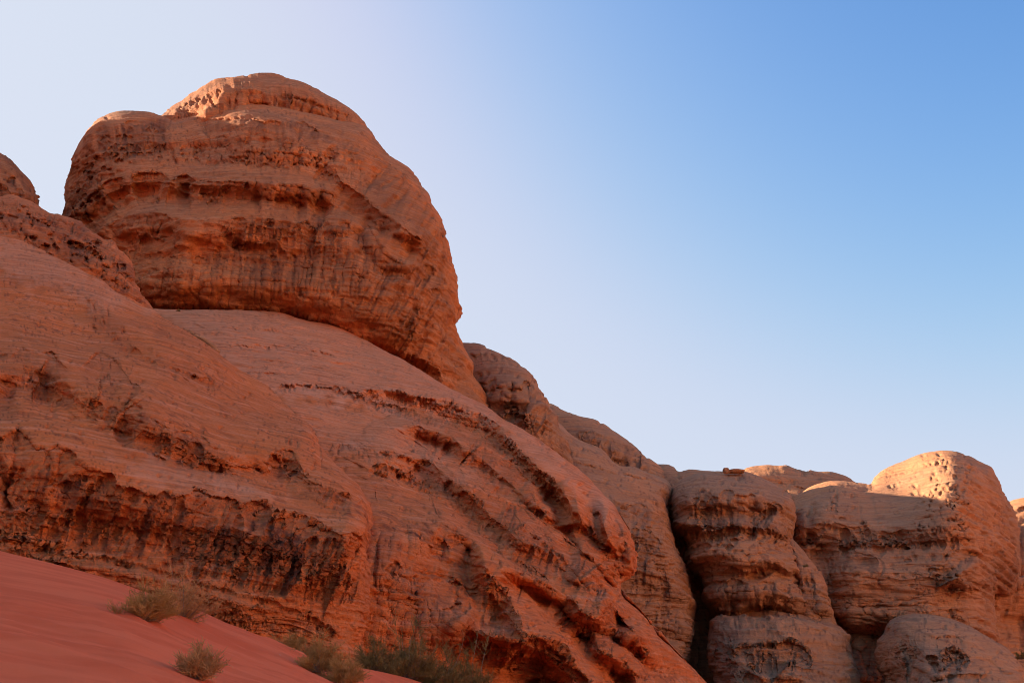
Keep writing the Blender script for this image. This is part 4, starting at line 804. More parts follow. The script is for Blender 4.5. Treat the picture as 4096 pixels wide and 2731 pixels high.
rock('rock_hump', 'low far skyline dome with a fluted face, further right and lower than the first knob', 'rock hump', TAN,
     J(('Z3', [(1640, 600), (1690, 500), (1740, 498), (1830, 545), (1900, 570), (1990, 592), (2080, 640), (2200, 722), (2300, 800)]), ('R3', [(1335, 505), (1345, 520), (1400, 553), (1430, 580), (1470, 625), (1495, 660)])),
     tr('Z3', [(1640, 600), (1640, 900)]), tr('R3', [(1495, 660), (1510, 740)]), J(('Z3', [(1640, 900), (2100, 1000)]), ('R3', [(1510, 740)])),
     K('Z3', [(1750, 550, 190), (1900, 600, 182), (1900, 800, 176), (2200, 850, 178), (2450, 950, 184), (1700, 850, 178)]),
     f, R=9, wr=70, thick=30)
def f(c):
    lip(c, 'R3', [(980, 420), (1060, 480), (1130, 505), (1180, 540), (1210, 560)], a=10, wb=12, wl=10, sc=.7, var=.3); honey(c, 'R3', [(970, 380), (1060, 440), (1190, 520), (1180, 545), (1060, 490)], cell=(12, 12), a=9, dens=.4)
    lip(c, 'R3', [(1215, 600), (1280, 612), (1330, 625), (1390, 632), (1450, 640)], a=10, wb=10, var=.3); lip(c, 'R3', [(1020, 540), (1200, 600), (1300, 640)], a=5, wb=8)
    lip(c, 'R3', [(1180, 700), (1260, 745), (1340, 742), (1380, 770), (1420, 800), (1470, 820)], a=22, wb=110, sc=.5, wl=40, fl=9, var=.6)
    lip(c, 'R3', [(1280, 850), (1380, 870), (1440, 930), (1490, 950)], a=16, wb=80, fl=8, var=.4)
    lip(c, 'R3', [(1240, 1060), (1320, 1060), (1420, 1080), (1480, 1120), (1560, 1130)], a=14, wb=90, fl=8, var=.4); crack(c, 'R3', [(1360, 1290), (1450, 1300), (1560, 1330)], 14, 4)
    lip(c, 'R3', [(1350, 1300), (1450, 1312), (1560, 1350)], a=22, wb=50, var=.3)
    flutes(c, 'R3', [(1260, 740), (1480, 800), (1580, 1200), (1560, 1568), (1400, 1400), (1280, 1000)], wl=17, a=8, ang=92, ln=110, var=.5)
    beds(c, 'R3', [(950, 380), (1480, 660), (1470, 800), (1100, 640)], 9, 4, 24); beds(c, 'R3', [(1240, 740), (1480, 800), (1600, 1400), (1300, 1300)], 11, 6, 4)
rock('sandstone_flank', 'smooth mid-distance rock flank sloping right down to the dark vertical cleft', 'rock flank', TAN,
     tr('R3', [(900, 330), (960, 372), (1010, 420), (1060, 455), (1150, 492), (1205, 545), (1240, 570), (1300, 572), (1370, 598), (1440, 622), (1475, 652), (1484, 680)]),
     tr('R3', [(900, 330), (1000, 640), (1150, 1000), (1250, 1800)]),
     tr('R3', [(1484, 680), (1470, 730), (1468, 800), (1482, 880), (1500, 950), (1545, 1040), (1575, 1150), (1590, 1280), (1560, 1420), (1560, 1568), (1570, 1800)]), tr('R3', [(1250, 1800), (1570, 1800)]),
     K('R3', [(960, 400, 152), (1100, 500, 152), (1100, 640, 143), (1400, 640, 158), (1300, 700, 147), (1350, 850, 141), (1300, 1100, 139), (1450, 1000, 142), (1500, 1300, 144), (1450, 1568, 139), (1250, 1500, 136), (1400, 1800, 138)]),
     f, R=12, wr=80, thick=20)
rock('sandstone_saddle', 'low smooth saddle of rock on the skyline above the dark cleft', 'rock saddle', TAN,
     tr('Z5', [(-150, 210), (-60, 170), (40, 192), (100, 196), (150, 212), (185, 240), (240, 233), (300, 236), (400, 242), (520, 250), (650, 300)]),
     tr('Z5', [(-150, 210), (-150, 420)]), tr('Z5', [(650, 300), (660, 420)]), tr('Z5', [(-150, 420), (660, 420)]),
     K('Z5', [(0, 250, 192), (100, 230, 190), (250, 280, 184), (500, 300, 186), (250, 400, 178), (0, 400, 182)]),
     lambda c: (lip(c, 'Z5', [(140, 270), (190, 245), (240, 240), (300, 240), (345, 248)], a=10, wb=8), lip(c, 'Z5', [(220, 285), (270, 262), (350, 250)], a=12, wb=12, var=.4)), R=6, wr=40, thick=30, kind=None)
def f(c):
    beds(c, 'Z5', [(590, 230), (900, 200), (1280, 290), (1200, 420), (700, 320)], 8, 6, 8)
    lip(c, 'Z5', [(900, 225), (1000, 250), (1120, 245), (1200, 260), (1270, 290)], a=12, wb=12, var=.3, rag=5); lip(c, 'Z5', [(780, 300), (860, 310), (960, 330), (1000, 350)], a=9, wb=9, sc=.7, wl=9, var=.2); lip(c, 'Z5', [(960, 330), (1040, 320), (1120, 330)], a=9, wb=8)
rock('sandstone_crest', 'sunlit flat-topped rock crest behind the banded pillar and the wide dome', 'rock crest', TAN,
     tr('Z5', [(560, 260), (600, 228), (640, 214), (740, 203), (800, 206), (860, 199), (900, 215), (940, 232), (985, 240), (1010, 232), (1060, 240), (1130, 240), (1190, 253), (1250, 275), (1290, 302), (1340, 330)]),
     tr('Z5', [(560, 260), (560, 440)]), tr('Z5', [(1340, 330), (1360, 460)]), tr('Z5', [(560, 440), (1360, 460)]),
     K('Z5', [(700, 250, 212), (900, 230, 214), (1200, 280, 214), (1000, 380, 204), (700, 380, 206), (1300, 430, 206)]), f, R=7, wr=50, thick=40)

# ---- banded pillar
def f(c):
    terrace(c, [('Z5', [(150, 460), (300, 400), (480, 385), (660, 400), (820, 450)]), ('Z5', [(230, 740), (400, 745), (600, 790), (850, 840), (960, 870)]), ('Z5', [(340, 990), (600, 1005), (800, 1000), (1000, 1050)]), ('Z5', [(160, 570), (330, 590), (600, 575), (880, 640)])],
               [('Z5', [(160, 630), (240, 670), (330, 635), (500, 620), (700, 620), (890, 680)]), ('Z5', [(260, 900), (420, 895), (600, 905), (800, 890), (980, 900)]), ('Z5', [(400, 1130), (640, 1105), (850, 1115), (1030, 1160)]), ('Z5', [(200, 520), (480, 500), (660, 500), (850, 540)])], k=.65, reach=120)
    lip(c, 'Z5', [(150, 370), (250, 390), (330, 350), (400, 400), (450, 420), (480, 365), (540, 400), (660, 410), (740, 385), (800, 450), (850, 520)], a=26, wb=110, sc=.6, wl=46, arch=20, fl=9, var=.5)
    lip(c, 'Z5', [(150, 520), (240, 520), (330, 480), (450, 460), (560, 450), (660, 440), (780, 450), (840, 500)], a=16, wb=90, sc=.4, wl=30, fl=9, var=.4)
    lip(c, 'Z5', [(150, 560), (230, 590), (300, 600), (380, 612), (500, 600), (600, 585), (700, 600), (780, 610), (860, 650), (900, 680)], a=30, wb=34, sc=.6, wl=36, rag=8, var=.75, bulge=.35)
    scoop(c, 'Z5', 190, 570, 70, 60, -22, 20, 3)
    blocks(c, 'Z5', [(320, 520), (500, 560), (700, 540), (840, 580), (900, 660), (800, 620), (600, 610), (330, 610)], (34, 16), 14, 0, gap=10, var=.4)
    honey(c, 'Z5', [(180, 360), (380, 340), (400, 440), (300, 460), (180, 500)], cell=(30, 34), a=10, dens=.5, var=.3)
    for x, y, rx, ry in ((523, 782, 14, 18), (583, 740, 10, 14), (612, 775, 24, 28), (570, 800, 10, 10), (500, 760, 8, 8), (360, 710, 30, 12), (580, 660, 14, 10), (700, 700, 26, 14)): pit(c, 'Z5', x, y, rx, ry)
    lip(c, 'Z5', [(410, 875), (480, 868), (540, 850), (600, 870), (680, 880), (730, 850), (790, 830), (840, 870), (920, 882), (980, 890)], a=26, wb=30, sc=.6, wl=40, arch=16, var=.5)
    lip(c, 'Z5', [(410, 950), (500, 925), (560, 935), (640, 950), (700, 940), (800, 950), (880, 960), (960, 990)], a=26, wb=110, sc=.6, wl=44, arch=14, fl=8, var=.35)
    lip(c, 'Z5', [(340, 1040), (420, 1090), (520, 1100), (640, 1070), (800, 1075), (900, 1100), (1030, 1140)], a=60, wb=80, sc=.2, sharp=30, var=.5, bulge=.25, wa=50)
    beds(c, 'Z5', [(120, 240), (950, 240), (1030, 1150), (330, 1150)], 22, 9, 3, bend=26)
    beds(c, 'Z5', [(330, 600), (850, 600), (1030, 1100), (380, 1100), (240, 800)], 11, 6, 2)
    for L in ([(300, 640), (310, 760), (340, 880)], [(560, 930), (565, 1010), (550, 1090)], [(720, 960), (735, 1060)], [(820, 480), (845, 580), (850, 680), (880, 800)], [(620, 400), (625, 480), (640, 590)], [(900, 900), (940, 1000), (950, 1090)]): crack(c, 'Z5', L, 20, 5, 8)
    honey(c, 'Z5', [(420, 640), (700, 660), (720, 840), (440, 840)], cell=(30, 26), a=9, dens=.35, var=.2)
    crack(c, 'Z5', [(450, 460), (455, 560), (470, 620)], 8, 3); crack(c, 'Z5', [(420, 620), (410, 760), (415, 880)], 14, 8)
    flutes(c, 'Z5', [(300, 440), (800, 440), (860, 580), (330, 590)], wl=13, a=8, ang=90, ln=60, var=.35); flutes(c, 'Z5', [(350, 950), (1000, 960), (1030, 1120), (400, 1120)], wl=17, a=8, ang=92, ln=80, var=.4)
rock('sandstone_pillar', 'stout banded rock pillar with rounded top, right beside the dark vertical cleft', 'rock pillar', TAN,
     tr('Z5', [(131, 400), (150, 350), (185, 308), (235, 280), (300, 256), (360, 246), (450, 241), (560, 240), (610, 240), (680, 268), (760, 310), (840, 355), (895, 400), (915, 440)]),
     tr('Z5', [(131, 400), (127, 470), (133, 560), (160, 610), (215, 670), (240, 705), (220, 760), (228, 830), (280, 905), (328, 950), (335, 1020), (372, 1130), (410, 1180), (430, 1260)]),
     tr('Z5', [(915, 440), (925, 520), (905, 620), (895, 700), (935, 760), (975, 860), (1003, 980), (1028, 1080), (1035, 1150), (1010, 1260)]), tr('Z5', [(430, 1260), (1010, 1260)]),
     K('Z5', [(500, 250, 166), (500, 400, 154), (500, 550, 151), (500, 700, 150), (600, 900, 149), (650, 1050, 149), (650, 1200, 151), (250, 500, 153), (250, 800, 155), (400, 1100, 152), (850, 500, 158), (900, 900, 154), (1000, 1100, 155), (800, 400, 160)]),
     f, R=12, wr=100, thick=22)
def f(c):
    flutes(c, 'Z5', [(900, 700), (1100, 900), (1180, 1200), (1000, 1200)], wl=18, a=9, ang=80, ln=90, var=.35)
    crack(c, 'Z5', [(960, 760), (1000, 850), (1030, 960), (1040, 1090)], 26, 9); crack(c, 'Z5', [(1060, 940), (1120, 960)], 8, 4); lip(c, 'Z5', [(1020, 1110), (1100, 1110), (1170, 1180)], a=22, wb=40, var=.3)
rock('sandstone_rib', 'narrow rock rib squeezed between the banded pillar and the wide dome', 'rock rib', TAN,
     tr('Z5', [(860, 600), (905, 670), (960, 735), (1010, 800), (1080, 890), (1118, 955)]), tr('Z5', [(860, 600), (900, 1000), (960, 1320)]),
     tr('Z5', [(1118, 955), (1128, 1040), (1150, 1130), (1185, 1210), (1215, 1320)]), tr('Z5', [(960, 1320), (1215, 1320)]),
     K('Z5', [(940, 740, 160), (1000, 900, 157), (1080, 1000, 156), (1100, 1150, 156), (1000, 1250, 155)]), f, R=8, wr=50, thick=14)

# ---- wide dome with the sunlit head
def f(c):
    terrace(c, [('Z5', [(930, 600), (1050, 570), (1200, 590), (1400, 620), (1700, 610), (1950, 620)]), ('Z5', [(1200, 930), (1400, 900), (1700, 880), (2050, 860)]), ('Z5', [(1220, 1130), (1500, 1130), (1900, 1120), (2120, 1150)])],
               [('Z5', [(910, 700), (1080, 690), (1230, 715), (1400, 705), (1560, 715), (1700, 695), (1840, 680), (1980, 700), (2080, 780)]), ('Z5', [(1190, 1085), (1420, 1078), (1700, 1066), (2000, 1070)]), ('Z5', [(1200, 1225), (1360, 1215), (1480, 1200), (1700, 1230), (2150, 1330)])], k=.38, reach=130)
    crack(c, 'Z5', [(1052, 425), (1030, 470), (1008, 530), (1005, 600), (1008, 680)], 85, 13, 6); scoop(c, 'Z5', 1190, 450, 120, 120, -26, 0, 3); scoop(c, 'Z5', 950, 520, 50, 110, -16, 0, 3); crack(c, 'Z5', [(1232, 590), (1225, 690), (1236, 790)], 40, 10, 6); crack(c, 'Z5', [(1330, 540), (1375, 640), (1380, 700)], 26, 6, 6); crack(c, 'Z5', [(1570, 590), (1575, 700)], 26, 7, 4)
    roll(c, 'Z5', [(1160, 320), (1080, 460), (1050, 600)], 22, 60, 60)
    crack(c, 'Z5', [(1318, 370), (1325, 470), (1330, 540), (1370, 600), (1375, 660)], 14, 4); crack(c, 'Z5', [(1235, 670), (1232, 760), (1215, 860), (1205, 960)], 16, 7); crack(c, 'Z5', [(1215, 600), (1225, 700)], 18, 8)
    crack(c, 'Z5', [(1715, 570), (1730, 620), (1750, 690)], 14, 4); crack(c, 'Z5', [(1500, 530), (1540, 600)], 9, 3)
    crack(c, 'Z5', [(1730, 960), (1690, 1030), (1600, 1050), (1560, 1120)], 10, 5, 8)
    beds(c, 'Z5', [(870, 300), (2200, 300), (2200, 1300), (1100, 1300)], 24, 8, 2, bend=26)
    # ledge band across
    lip(c, 'Z5', [(900, 690), (960, 680), (1030, 660), (1080, 680), (1150, 690), (1230, 700), (1300, 690), (1400, 690), (1480, 705), (1560, 700), (1650, 680), (1740, 680), (1840, 670), (1900, 660), (1980, 690)], a=12, wb=22, sc=.7, wl=30, rag=6, var=.6, bulge=.35)
    lip(c, 'Z5', [(910, 640), (1000, 640), (1060, 560), (1120, 560), (1200, 570), (1230, 600), (1300, 590), (1380, 600), (1500, 615), (1570, 610), (1700, 640), (1800, 620)], a=9, wb=34, sc=.7, wl=34, rag=5, var=.35)
    blocks(c, 'Z5', [(910, 650), (1230, 660), (1600, 650), (1840, 650), (1840, 700), (1560, 715), (1240, 720), (910, 700)], (40, 12), 11, 2, gap=9, var=.4)
    crack(c, 'Z5', [(1400, 560), (1550, 556), (1700, 540), (1850, 520)], 8, 4); crack(c, 'Z5', [(1350, 640), (1500, 650), (1600, 640)], 7, 3)
    beds(c, 'Z5', [(1020, 520), (1840, 520), (2000, 700), (1000, 720)], 10, 5, 1)
    honey(c, 'Z5', [(1640, 560), (1800, 530), (1960, 520), (2060, 640), (2050, 700), (1900, 660), (1700, 650)], cell=(19, 19), a=13, dens=.5, var=.3)
    # sunlit honeycombed face
    honey(c, 'Z5', [(1650, 180), (1800, 120), (1960, 130), (2040, 240), (1900, 230), (1740, 230)], cell=(20, 18), a=15, dens=.6, var=.05, rot=-20)
    honey(c, 'Z5', [(1700, 260), (1960, 230), (2000, 500), (1840, 520), (1700, 460)], cell=(17, 26), a=13, dens=.6, var=.05)
    beds(c, 'Z5', [(1400, 320), (1700, 150), (1900, 110), (1800, 250), (1500, 330)], 8, 5, -25)
    honey(c, 'Z5', [(1960, 120), (2200, 260), (2260, 440), (2000, 400)], cell=(19, 22), a=8, dens=.45, var=.05)
    for x, y, rx, ry in ((1545, 340, 26, 30), (1985, 270, 12, 16), (1690, 360, 10, 20), (1215, 535, 26, 14), (1590, 618, 24, 18), (1460, 660, 16, 16), (1125, 590, 20, 26), (1100, 370, 50, 16), (1322, 376, 8, 6)): pit(c, 'Z5', x, y, rx, ry)
    roll(c, 'Z5', [(1900, 140), (1945, 260), (1950, 400), (1920, 520)], 30, 60, 90)
    flutes(c, 'Z5', [(1980, 480), (2260, 440), (2340, 700), (2300, 1000), (2160, 960), (2100, 700)], wl=18, a=9, ang=102, ln=170, var=.5)
    for L in ([(1130, 720), (1140, 830), (1125, 930)], [(1450, 740), (1460, 860), (1440, 960)], [(1650, 720), (1660, 800)], [(1900, 1080), (1910, 1180), (1930, 1260)], [(1500, 1090), (1510, 1190)], [(1180, 330), (1170, 430), (1190, 540)]): crack(c, 'Z5', L, 18, 4.5, 8)
    honey(c, 'Z5', [(1780, 740), (2080, 740), (2100, 1050), (1780, 1050)], cell=(34, 30), a=10, dens=.35, var=.2)
    # lower body
    for x, y, rx, ry in ((1770, 775, 40, 16), (1858, 778, 16, 20), (1620, 790, 26, 12), (1885, 830, 22, 14), (2040, 870, 16, 30), (1880, 915, 26, 22), (1810, 975, 20, 22), (1872, 978, 24, 26), (1965, 990, 18, 18), (2000, 985, 24, 18), (1975, 1040, 20, 14), (1590, 910, 30, 14), (1300, 890, 26, 20), (2030, 920, 10, 10), (1385, 1110, 14, 8), (1800, 1085, 14, 6), (1345, 735, 24, 6)): pit(c, 'Z5', x, y, rx, ry)
    lip(c, 'Z5', [(1840, 745), (1920, 730), (1990, 738), (2050, 760), (2090, 800)], a=14, wb=60, sc=.5, wl=24, fl=6, var=.3)
    lip(c, 'Z5', [(1270, 760), (1330, 750), (1400, 765), (1440, 800), (1420, 860), (1380, 900)], a=12, wb=40, sc=.5, var=.3); pit(c, 'Z5', 1360, 820, 70, 50, 8)
    lip(c, 'Z5', [(1180, 1090), (1300, 1078), (1420, 1075), (1560, 1070), (1700, 1062)], a=12, wb=14, sc=.5, wl=30, var=.35)
    beds(c, 'Z5', [(1240, 740), (2050, 720), (2150, 1200), (1300, 1220), (1180, 1000)], 12, 5, 1)
    beds(c, 'Z5', [(1240, 1060), (2050, 1060), (2150, 1250), (1300, 1220)], 9, 6, 3)
    roll(c, 'Z5', [(1240, 950), (1260, 1100), (1280, 1220)], 20, 90, 60)
    roll(c, 'Z5', [(1100, 760), (1110, 860), (1130, 960)], -26, 60, 50)
    flutes(c, 'Z5', [(960, 720), (1230, 730), (1200, 960), (1100, 940)], wl=20, a=9, ang=86, ln=80, var=.35)
    lip(c, 'Z5', [(1190, 1170), (1260, 1195), (1360, 1190), (1480, 1175), (1700, 1180), (2000, 1230), (2180, 1300)], a=60, wb=90, sc=.15, sharp=34, var=.4, wa=60, bulge=.2)
    lip(c, 'Z5', [(2060, 720), (2120, 800), (2150, 900), (2165, 1000)], a=-60, wb=150, wa=60, sc=.1, var=.3, sharp=50, bulge=.1, rag=2)
    stain_shade(c, 'Z5', [(2120, 720), (2340, 740), (2300, 1020), (2150, 1000)], .6, 40)  # overhanging belly coloured darker
rock('sandstone_dome', 'wide distant rock dome whose rounded head catches sunlight, to the right of the banded pillar', 'rock dome', TAN,
     tr('Z5', [(860, 480), (890, 430), (925, 400), (960, 370), (1020, 336), (1090, 311), (1160, 298), (1240, 303), (1330, 315), (1385, 322), (1400, 305), (1420, 275), (1450, 245), (1500, 211), (1600, 166), (1700, 126), (1780, 109), (1850, 101), (1930, 108), (2000, 131), (2070, 165), (2150, 215)]),
     tr('Z5', [(860, 480), (850, 700), (900, 1000), (1150, 1200), (1185, 1330)]),
     tr('Z5', [(2150, 215), (2200, 290), (2230, 370), (2262, 430), (2300, 520), (2325, 640), (2342, 780), (2338, 880), (2315, 965), (2270, 1018), (2215, 1015), (2172, 1010), (2168, 1070), (2182, 1180), (2195, 1300), (2200, 1400)]), tr('Z5', [(1185, 1330), (1700, 1400), (2200, 1400)]),
     K('Z5', [(1100, 330, 190), (1100, 450, 178), (1100, 600, 172), (1100, 800, 170), (1600, 700, 166), (1600, 500, 172), (1400, 340, 188), (1500, 260, 198), (1600, 400, 180), (1850, 120, 194), (1900, 300, 176), (1900, 500, 168), (1900, 650, 164), (1600, 1000, 162), (1600, 1200, 164), (1900, 1000, 163), (2100, 1200, 168), (2080, 700, 168), (2200, 500, 186), (2250, 800, 184), (2300, 950, 190), (1250, 1000, 166), (1250, 1180, 168), (1180, 1300, 170), (1700, 1380, 166)]),
     f, R=13, wr=90, thick=40)

# ---- low mounds in front of the pillar and dome
def f(c):
    lip(c, 'Z5', [(540, 1400), (570, 1340), (640, 1330), (740, 1330), (820, 1340), (880, 1310), (950, 1330), (1000, 1380), (1020, 1430), (980, 1470)], a=46, wb=110, sc=.45, wl=60, arch=14, fl=9, var=.5, bulge=.35)
    lip(c, 'Z5', [(560, 1490), (610, 1465), (680, 1480), (760, 1500), (900, 1495), (1000, 1480)], a=-14, wb=30, var=0)
    lip(c, 'Z5', [(550, 1520), (600, 1480), (650, 1510), (720, 1540), (800, 1530), (900, 1540), (980, 1520)], a=26, wb=50, sc=.4, wl=60, var=.3)
    lip(c, 'Z5', [(380, 1330), (430, 1300), (480, 1380), (520, 1440), (560, 1500)], a=26, wb=110, sc=.4, wl=40, fl=9, var=.3)
    lip(c, 'Z5', [(400, 1210), (470, 1150), (560, 1130), (620, 1150), (660, 1180), (700, 1170)], a=16, wb=40, var=.3); pit(c, 'Z5', 600, 1155, 50, 20, 14); lip(c, 'Z5', [(680, 1240), (730, 1235), (790, 1245)], a=12, wb=8)
    lip(c, 'Z5', [(760, 1110), (800, 1150), (860, 1220), (940, 1280)], a=-14, wb=40, var=0); crack(c, 'Z5', [(760, 1115), (765, 1160), (790, 1180)], 10, 4)
    lip(c, 'Z5', [(450, 1110), (600, 1085), (750, 1085), (880, 1100), (1000, 1140), (1150, 1185)], a=12, wb=14, sc=.7, wl=22, rag=6, var=.5)
    for x, y, rx, ry in ((600, 1480, 34, 18), (860, 1330, 50, 26)): pit(c, 'Z5', x, y, rx, ry)
    flutes(c, 'Z5', [(400, 1400), (520, 1400), (520, 1700), (400, 1700)], wl=15, a=10, ang=92, ln=60, var=.3); flutes(c, 'Z5', [(620, 1380), (1000, 1380), (980, 1470), (640, 1490)], wl=11, a=8, ang=90, ln=50, var=.3)
    beds(c, 'Z5', [(400, 1150), (1160, 1190), (1330, 1560), (1000, 1568), (1000, 1300)], 11, 5, 24); beds(c, 'Z5', [(360, 1100), (1300, 1100), (1400, 1800), (360, 1800)], 26, 11, 14, bend=40); blocks(c, 'Z5', [(380, 1200), (540, 1300), (560, 1568), (400, 1568)], (22, 26), 9, 0, gap=6); crack(c, 'Z5', [(960, 1280), (900, 1230), (860, 1220)], 14, 5); crack(c, 'Z5', [(1090, 1390), (1180, 1420), (1280, 1500)], 10, 4); beds(c, 'Z5', [(500, 1510), (1330, 1500), (1350, 1700), (500, 1700)], 10, 6, 6)
rock('sandstone_mound', 'rock mound with a wide hollow in its side, at the foot of the banded pillar', 'rock mound', TAN,
     tr('Z5', [(372, 1250), (392, 1180), (430, 1140), (500, 1108), (660, 1088), (850, 1098), (1000, 1135), (1160, 1186), (1215, 1225)]),
     tr('Z5', [(372, 1250), (362, 1330), (370, 1430), (398, 1500), (405, 1580), (400, 1850)]),
     tr('Z5', [(1215, 1225), (1250, 1270), (1265, 1370), (1295, 1470), (1330, 1568), (1380, 1850)]), tr('Z5', [(400, 1850), (1380, 1850)]),
     K('Z5', [(450, 1180, 148), (700, 1110, 150), (600, 1250, 142), (850, 1200, 144), (700, 1400, 136), (1000, 1300, 142), (1180, 1230, 150), (1150, 1450, 140), (700, 1568, 130), (1100, 1568, 134), (430, 1500, 138), (900, 1850, 126)]), f, R=9, wr=90, thick=16)
def f(c):
    lip(c, 'Z5', [(1500, 1250), (1560, 1170), (1620, 1160), (1680, 1165), (1740, 1160)], a=14, wb=20, var=.4)
    lip(c, 'Z5', [(1480, 1260), (1540, 1220), (1640, 1215), (1720, 1240), (1800, 1280), (1900, 1280), (2000, 1310), (2070, 1350)], a=30, wb=200, sc=.4, wl=60, arch=10, fl=9, slant=-.3, var=.35)
    lip(c, 'Z5', [(1700, 1440), (1760, 1400), (1850, 1380), (1920, 1370), (1990, 1380), (2010, 1440), (1960, 1480)], a=30, wb=70, sc=.6, wl=30, arch=8, fl=8, var=.3)
    honey(c, 'Z5', [(1740, 1390), (1990, 1370), (2030, 1430), (1900, 1500), (1760, 1480)], cell=(26, 24), a=16, dens=.6, var=.2)
    honey(c, 'Z5', [(1440, 1260), (1640, 1230), (1700, 1450), (1560, 1500)], cell=(14, 17), a=8, dens=.4, var=.3)
    lip(c, 'Z5', [(1740, 1568), (1820, 1530), (1900, 1510), (2000, 1505), (2160, 1500)], a=16, wb=20, var=.2); lip(c, 'Z5', [(2180, 1440), (2220, 1490), (2270, 1500), (2300, 1490)], a=10, wb=10, var=.2)
    lip(c, 'Z5', [(1760, 1140), (1850, 1170), (1950, 1220), (2080, 1270), (2200, 1350), (2280, 1420)], a=8, wb=10, var=.1)
    beds(c, 'Z5', [(1640, 1130), (2352, 1450), (2352, 1700), (1700, 1700), (1900, 1300)], 10, 6, 24); beds(c, 'Z5', [(1400, 1120), (2352, 1120), (2352, 1800), (1400, 1800)], 26, 11, 22, bend=40); crack(c, 'Z5', [(1560, 1170), (1500, 1300), (1520, 1480)], 12, 5); flutes(c, 'Z5', [(1430, 1220), (1660, 1230), (1720, 1600), (1440, 1600)], wl=16, a=8, ang=96, ln=80, var=.3)
rock('sandstone_mound', 'sloping rock mound in the bottom right corner, in front of the sunlit dome', 'rock mound', TAN,
     tr('Z5', [(1470, 1250), (1500, 1190), (1560, 1152), (1640, 1136), (1740, 1134), (1850, 1150), (1950, 1180), (2050, 1230), (2150, 1288), (2230, 1335), (2290, 1388), (2330, 1440), (2352, 1490), (2365, 1560)]),
     tr('Z5', [(1470, 1250), (1425, 1320), (1420, 1420), (1470, 1520), (1480, 1600), (1480, 1850)]),
     tr('Z5', [(2365, 1560), (2380, 1850)]), tr('Z5', [(1480, 1850), (2380, 1850)]),
     K('Z5', [(1600, 1160, 148), (1600, 1300, 138), (1500, 1450, 140), (1850, 1200, 144), (1900, 1400, 130), (2100, 1300, 142), (2250, 1450, 136), (1800, 1568, 124), (2200, 1568, 126), (1500, 1568, 137), (1900, 1850, 116)]), f, R=10, wr=80, thick=18)
# ---- walls behind the clefts
def f(c):
    flutes(c, 'Z5', [(0, 500), (2400, 500), (2400, 1800), (0, 1800)], wl=26, a=18, ang=90, ln=170, var=.5)
    beds(c, 'Z5', [(0, 500), (2400, 500), (2400, 1800), (0, 1800)], 14, 6, 2)
    for L in ([(1290, 1240), (1330, 1400), (1360, 1568)], [(1390, 1240), (1385, 1400), (1400, 1568)], [(1250, 1240), (1260, 1350)], [(2240, 1100), (2250, 1300)]): crack(c, 'Z5', L, 30, 7)
rock('sandstone_wall', 'cracked upright rock wall seen in the gaps between the far domes and mounds', 'rock wall', TAN,
     tr('Z5', [(-100, 450), (200, 420), (500, 560), (800, 800), (1200, 1000), (2000, 1000), (2320, 900), (2400, 880), (2600, 860)]),
     tr('Z5', [(-100, 450), (-100, 1900)]), tr('Z5', [(2600, 860), (2600, 1900)]), tr('Z5', [(-100, 1900), (2600, 1900)]),
     K('Z5', [(100, 500, 182), (100, 1000, 178), (250, 1500, 168), (600, 1200, 172), (1300, 1400, 168), (1300, 1100, 176), (2000, 1100, 182), (2260, 1200, 200), (2330, 1500, 190), (1300, 1850, 166), (2500, 1000, 200)]), f, R=3, wr=60, thick=20, q=1.6, rim=('top',))
def f(c):
    beds(c, 'Z5', [(2200, 400), (2900, 400), (2900, 700), (2200, 700)], 9, 7, -4); lip(c, 'Z5', [(2270, 450), (2310, 470), (2360, 455), (2500, 450)], a=16, wb=20, var=.3)
    flutes(c, 'Z5', [(2280, 480), (2700, 480), (2700, 1200), (2300, 1200)], wl=26, a=14, ang=95, ln=150, var=.3)
rock('sandstone_cliff', 'thin sliver of sunlit far cliff at the right edge beyond the wide dome', 'cliff', TAN,
     tr('Z5', [(2200, 500), (2240, 445), (2272, 425), (2300, 414), (2352, 404), (2450, 398), (2600, 410), (2800, 440), (3300, 520), (3900, 640)]),
     tr('Z5', [(2200, 500), (2200, 1900)]), tr('Z5', [(3900, 640), (3900, 1900)]), tr('Z5', [(2200, 1900), (3900, 1900)]),
     K('Z5', [(2300, 430, 236), (2352, 600, 226), (2352, 900, 220), (2600, 500, 228), (2600, 900, 222), (2250, 1000, 224), (3800, 700, 250), (3800, 1800, 225), (2400, 1800, 212)]), f, R=8, wr=60, thick=40, q=1.5)
# ---- dark knob at the left edge
def f(c):
    honey(c, 'Z1', [(-300, -100), (260, 0), (260, 190), (0, 190), (-300, 200)], cell=(30, 40), a=20, dens=.5, var=.4)
    stain_shade(c, 'P', [(-700, 60), (90, 60), (110, 600), (-700, 700)], .9, 20, 60, 16)  # whole knob coloured darker
    lip(c, 'Z1', [(-200, 30), (0, 60), (60, 110), (160, 130), (240, 180)], a=26, wb=50, var=.4); flutes(c, 'Z1', [(-300, -300), (200, -300), (260, 190), (-300, 190)], wl=20, a=10, ang=70, ln=80, var=.4)
rock('rock_hump', 'dark rounded rock knob cut off by the left edge of the picture', 'rock hump', ORANGE,
     J(('P', [(-700, 60), (-450, 110), (-250, 190), (-120, 270), (-50, 318), (0, 350), (22, 362), (50, 394), (74, 422), (86, 450), (90, 480)])),
     tr('P', [(-700, 60), (-700, 700)]), tr('P', [(90, 480), (110, 600)]), tr('P', [(-700, 700), (110, 600)]),
     K('P', [(-600, 200, 128), (-300, 300, 118), (0, 380, 116), (0, 480, 110), (-300, 500, 105), (60, 460, 112), (-600, 600, 104)]), f, R=10, wr=110, thick=60, q=1.3)
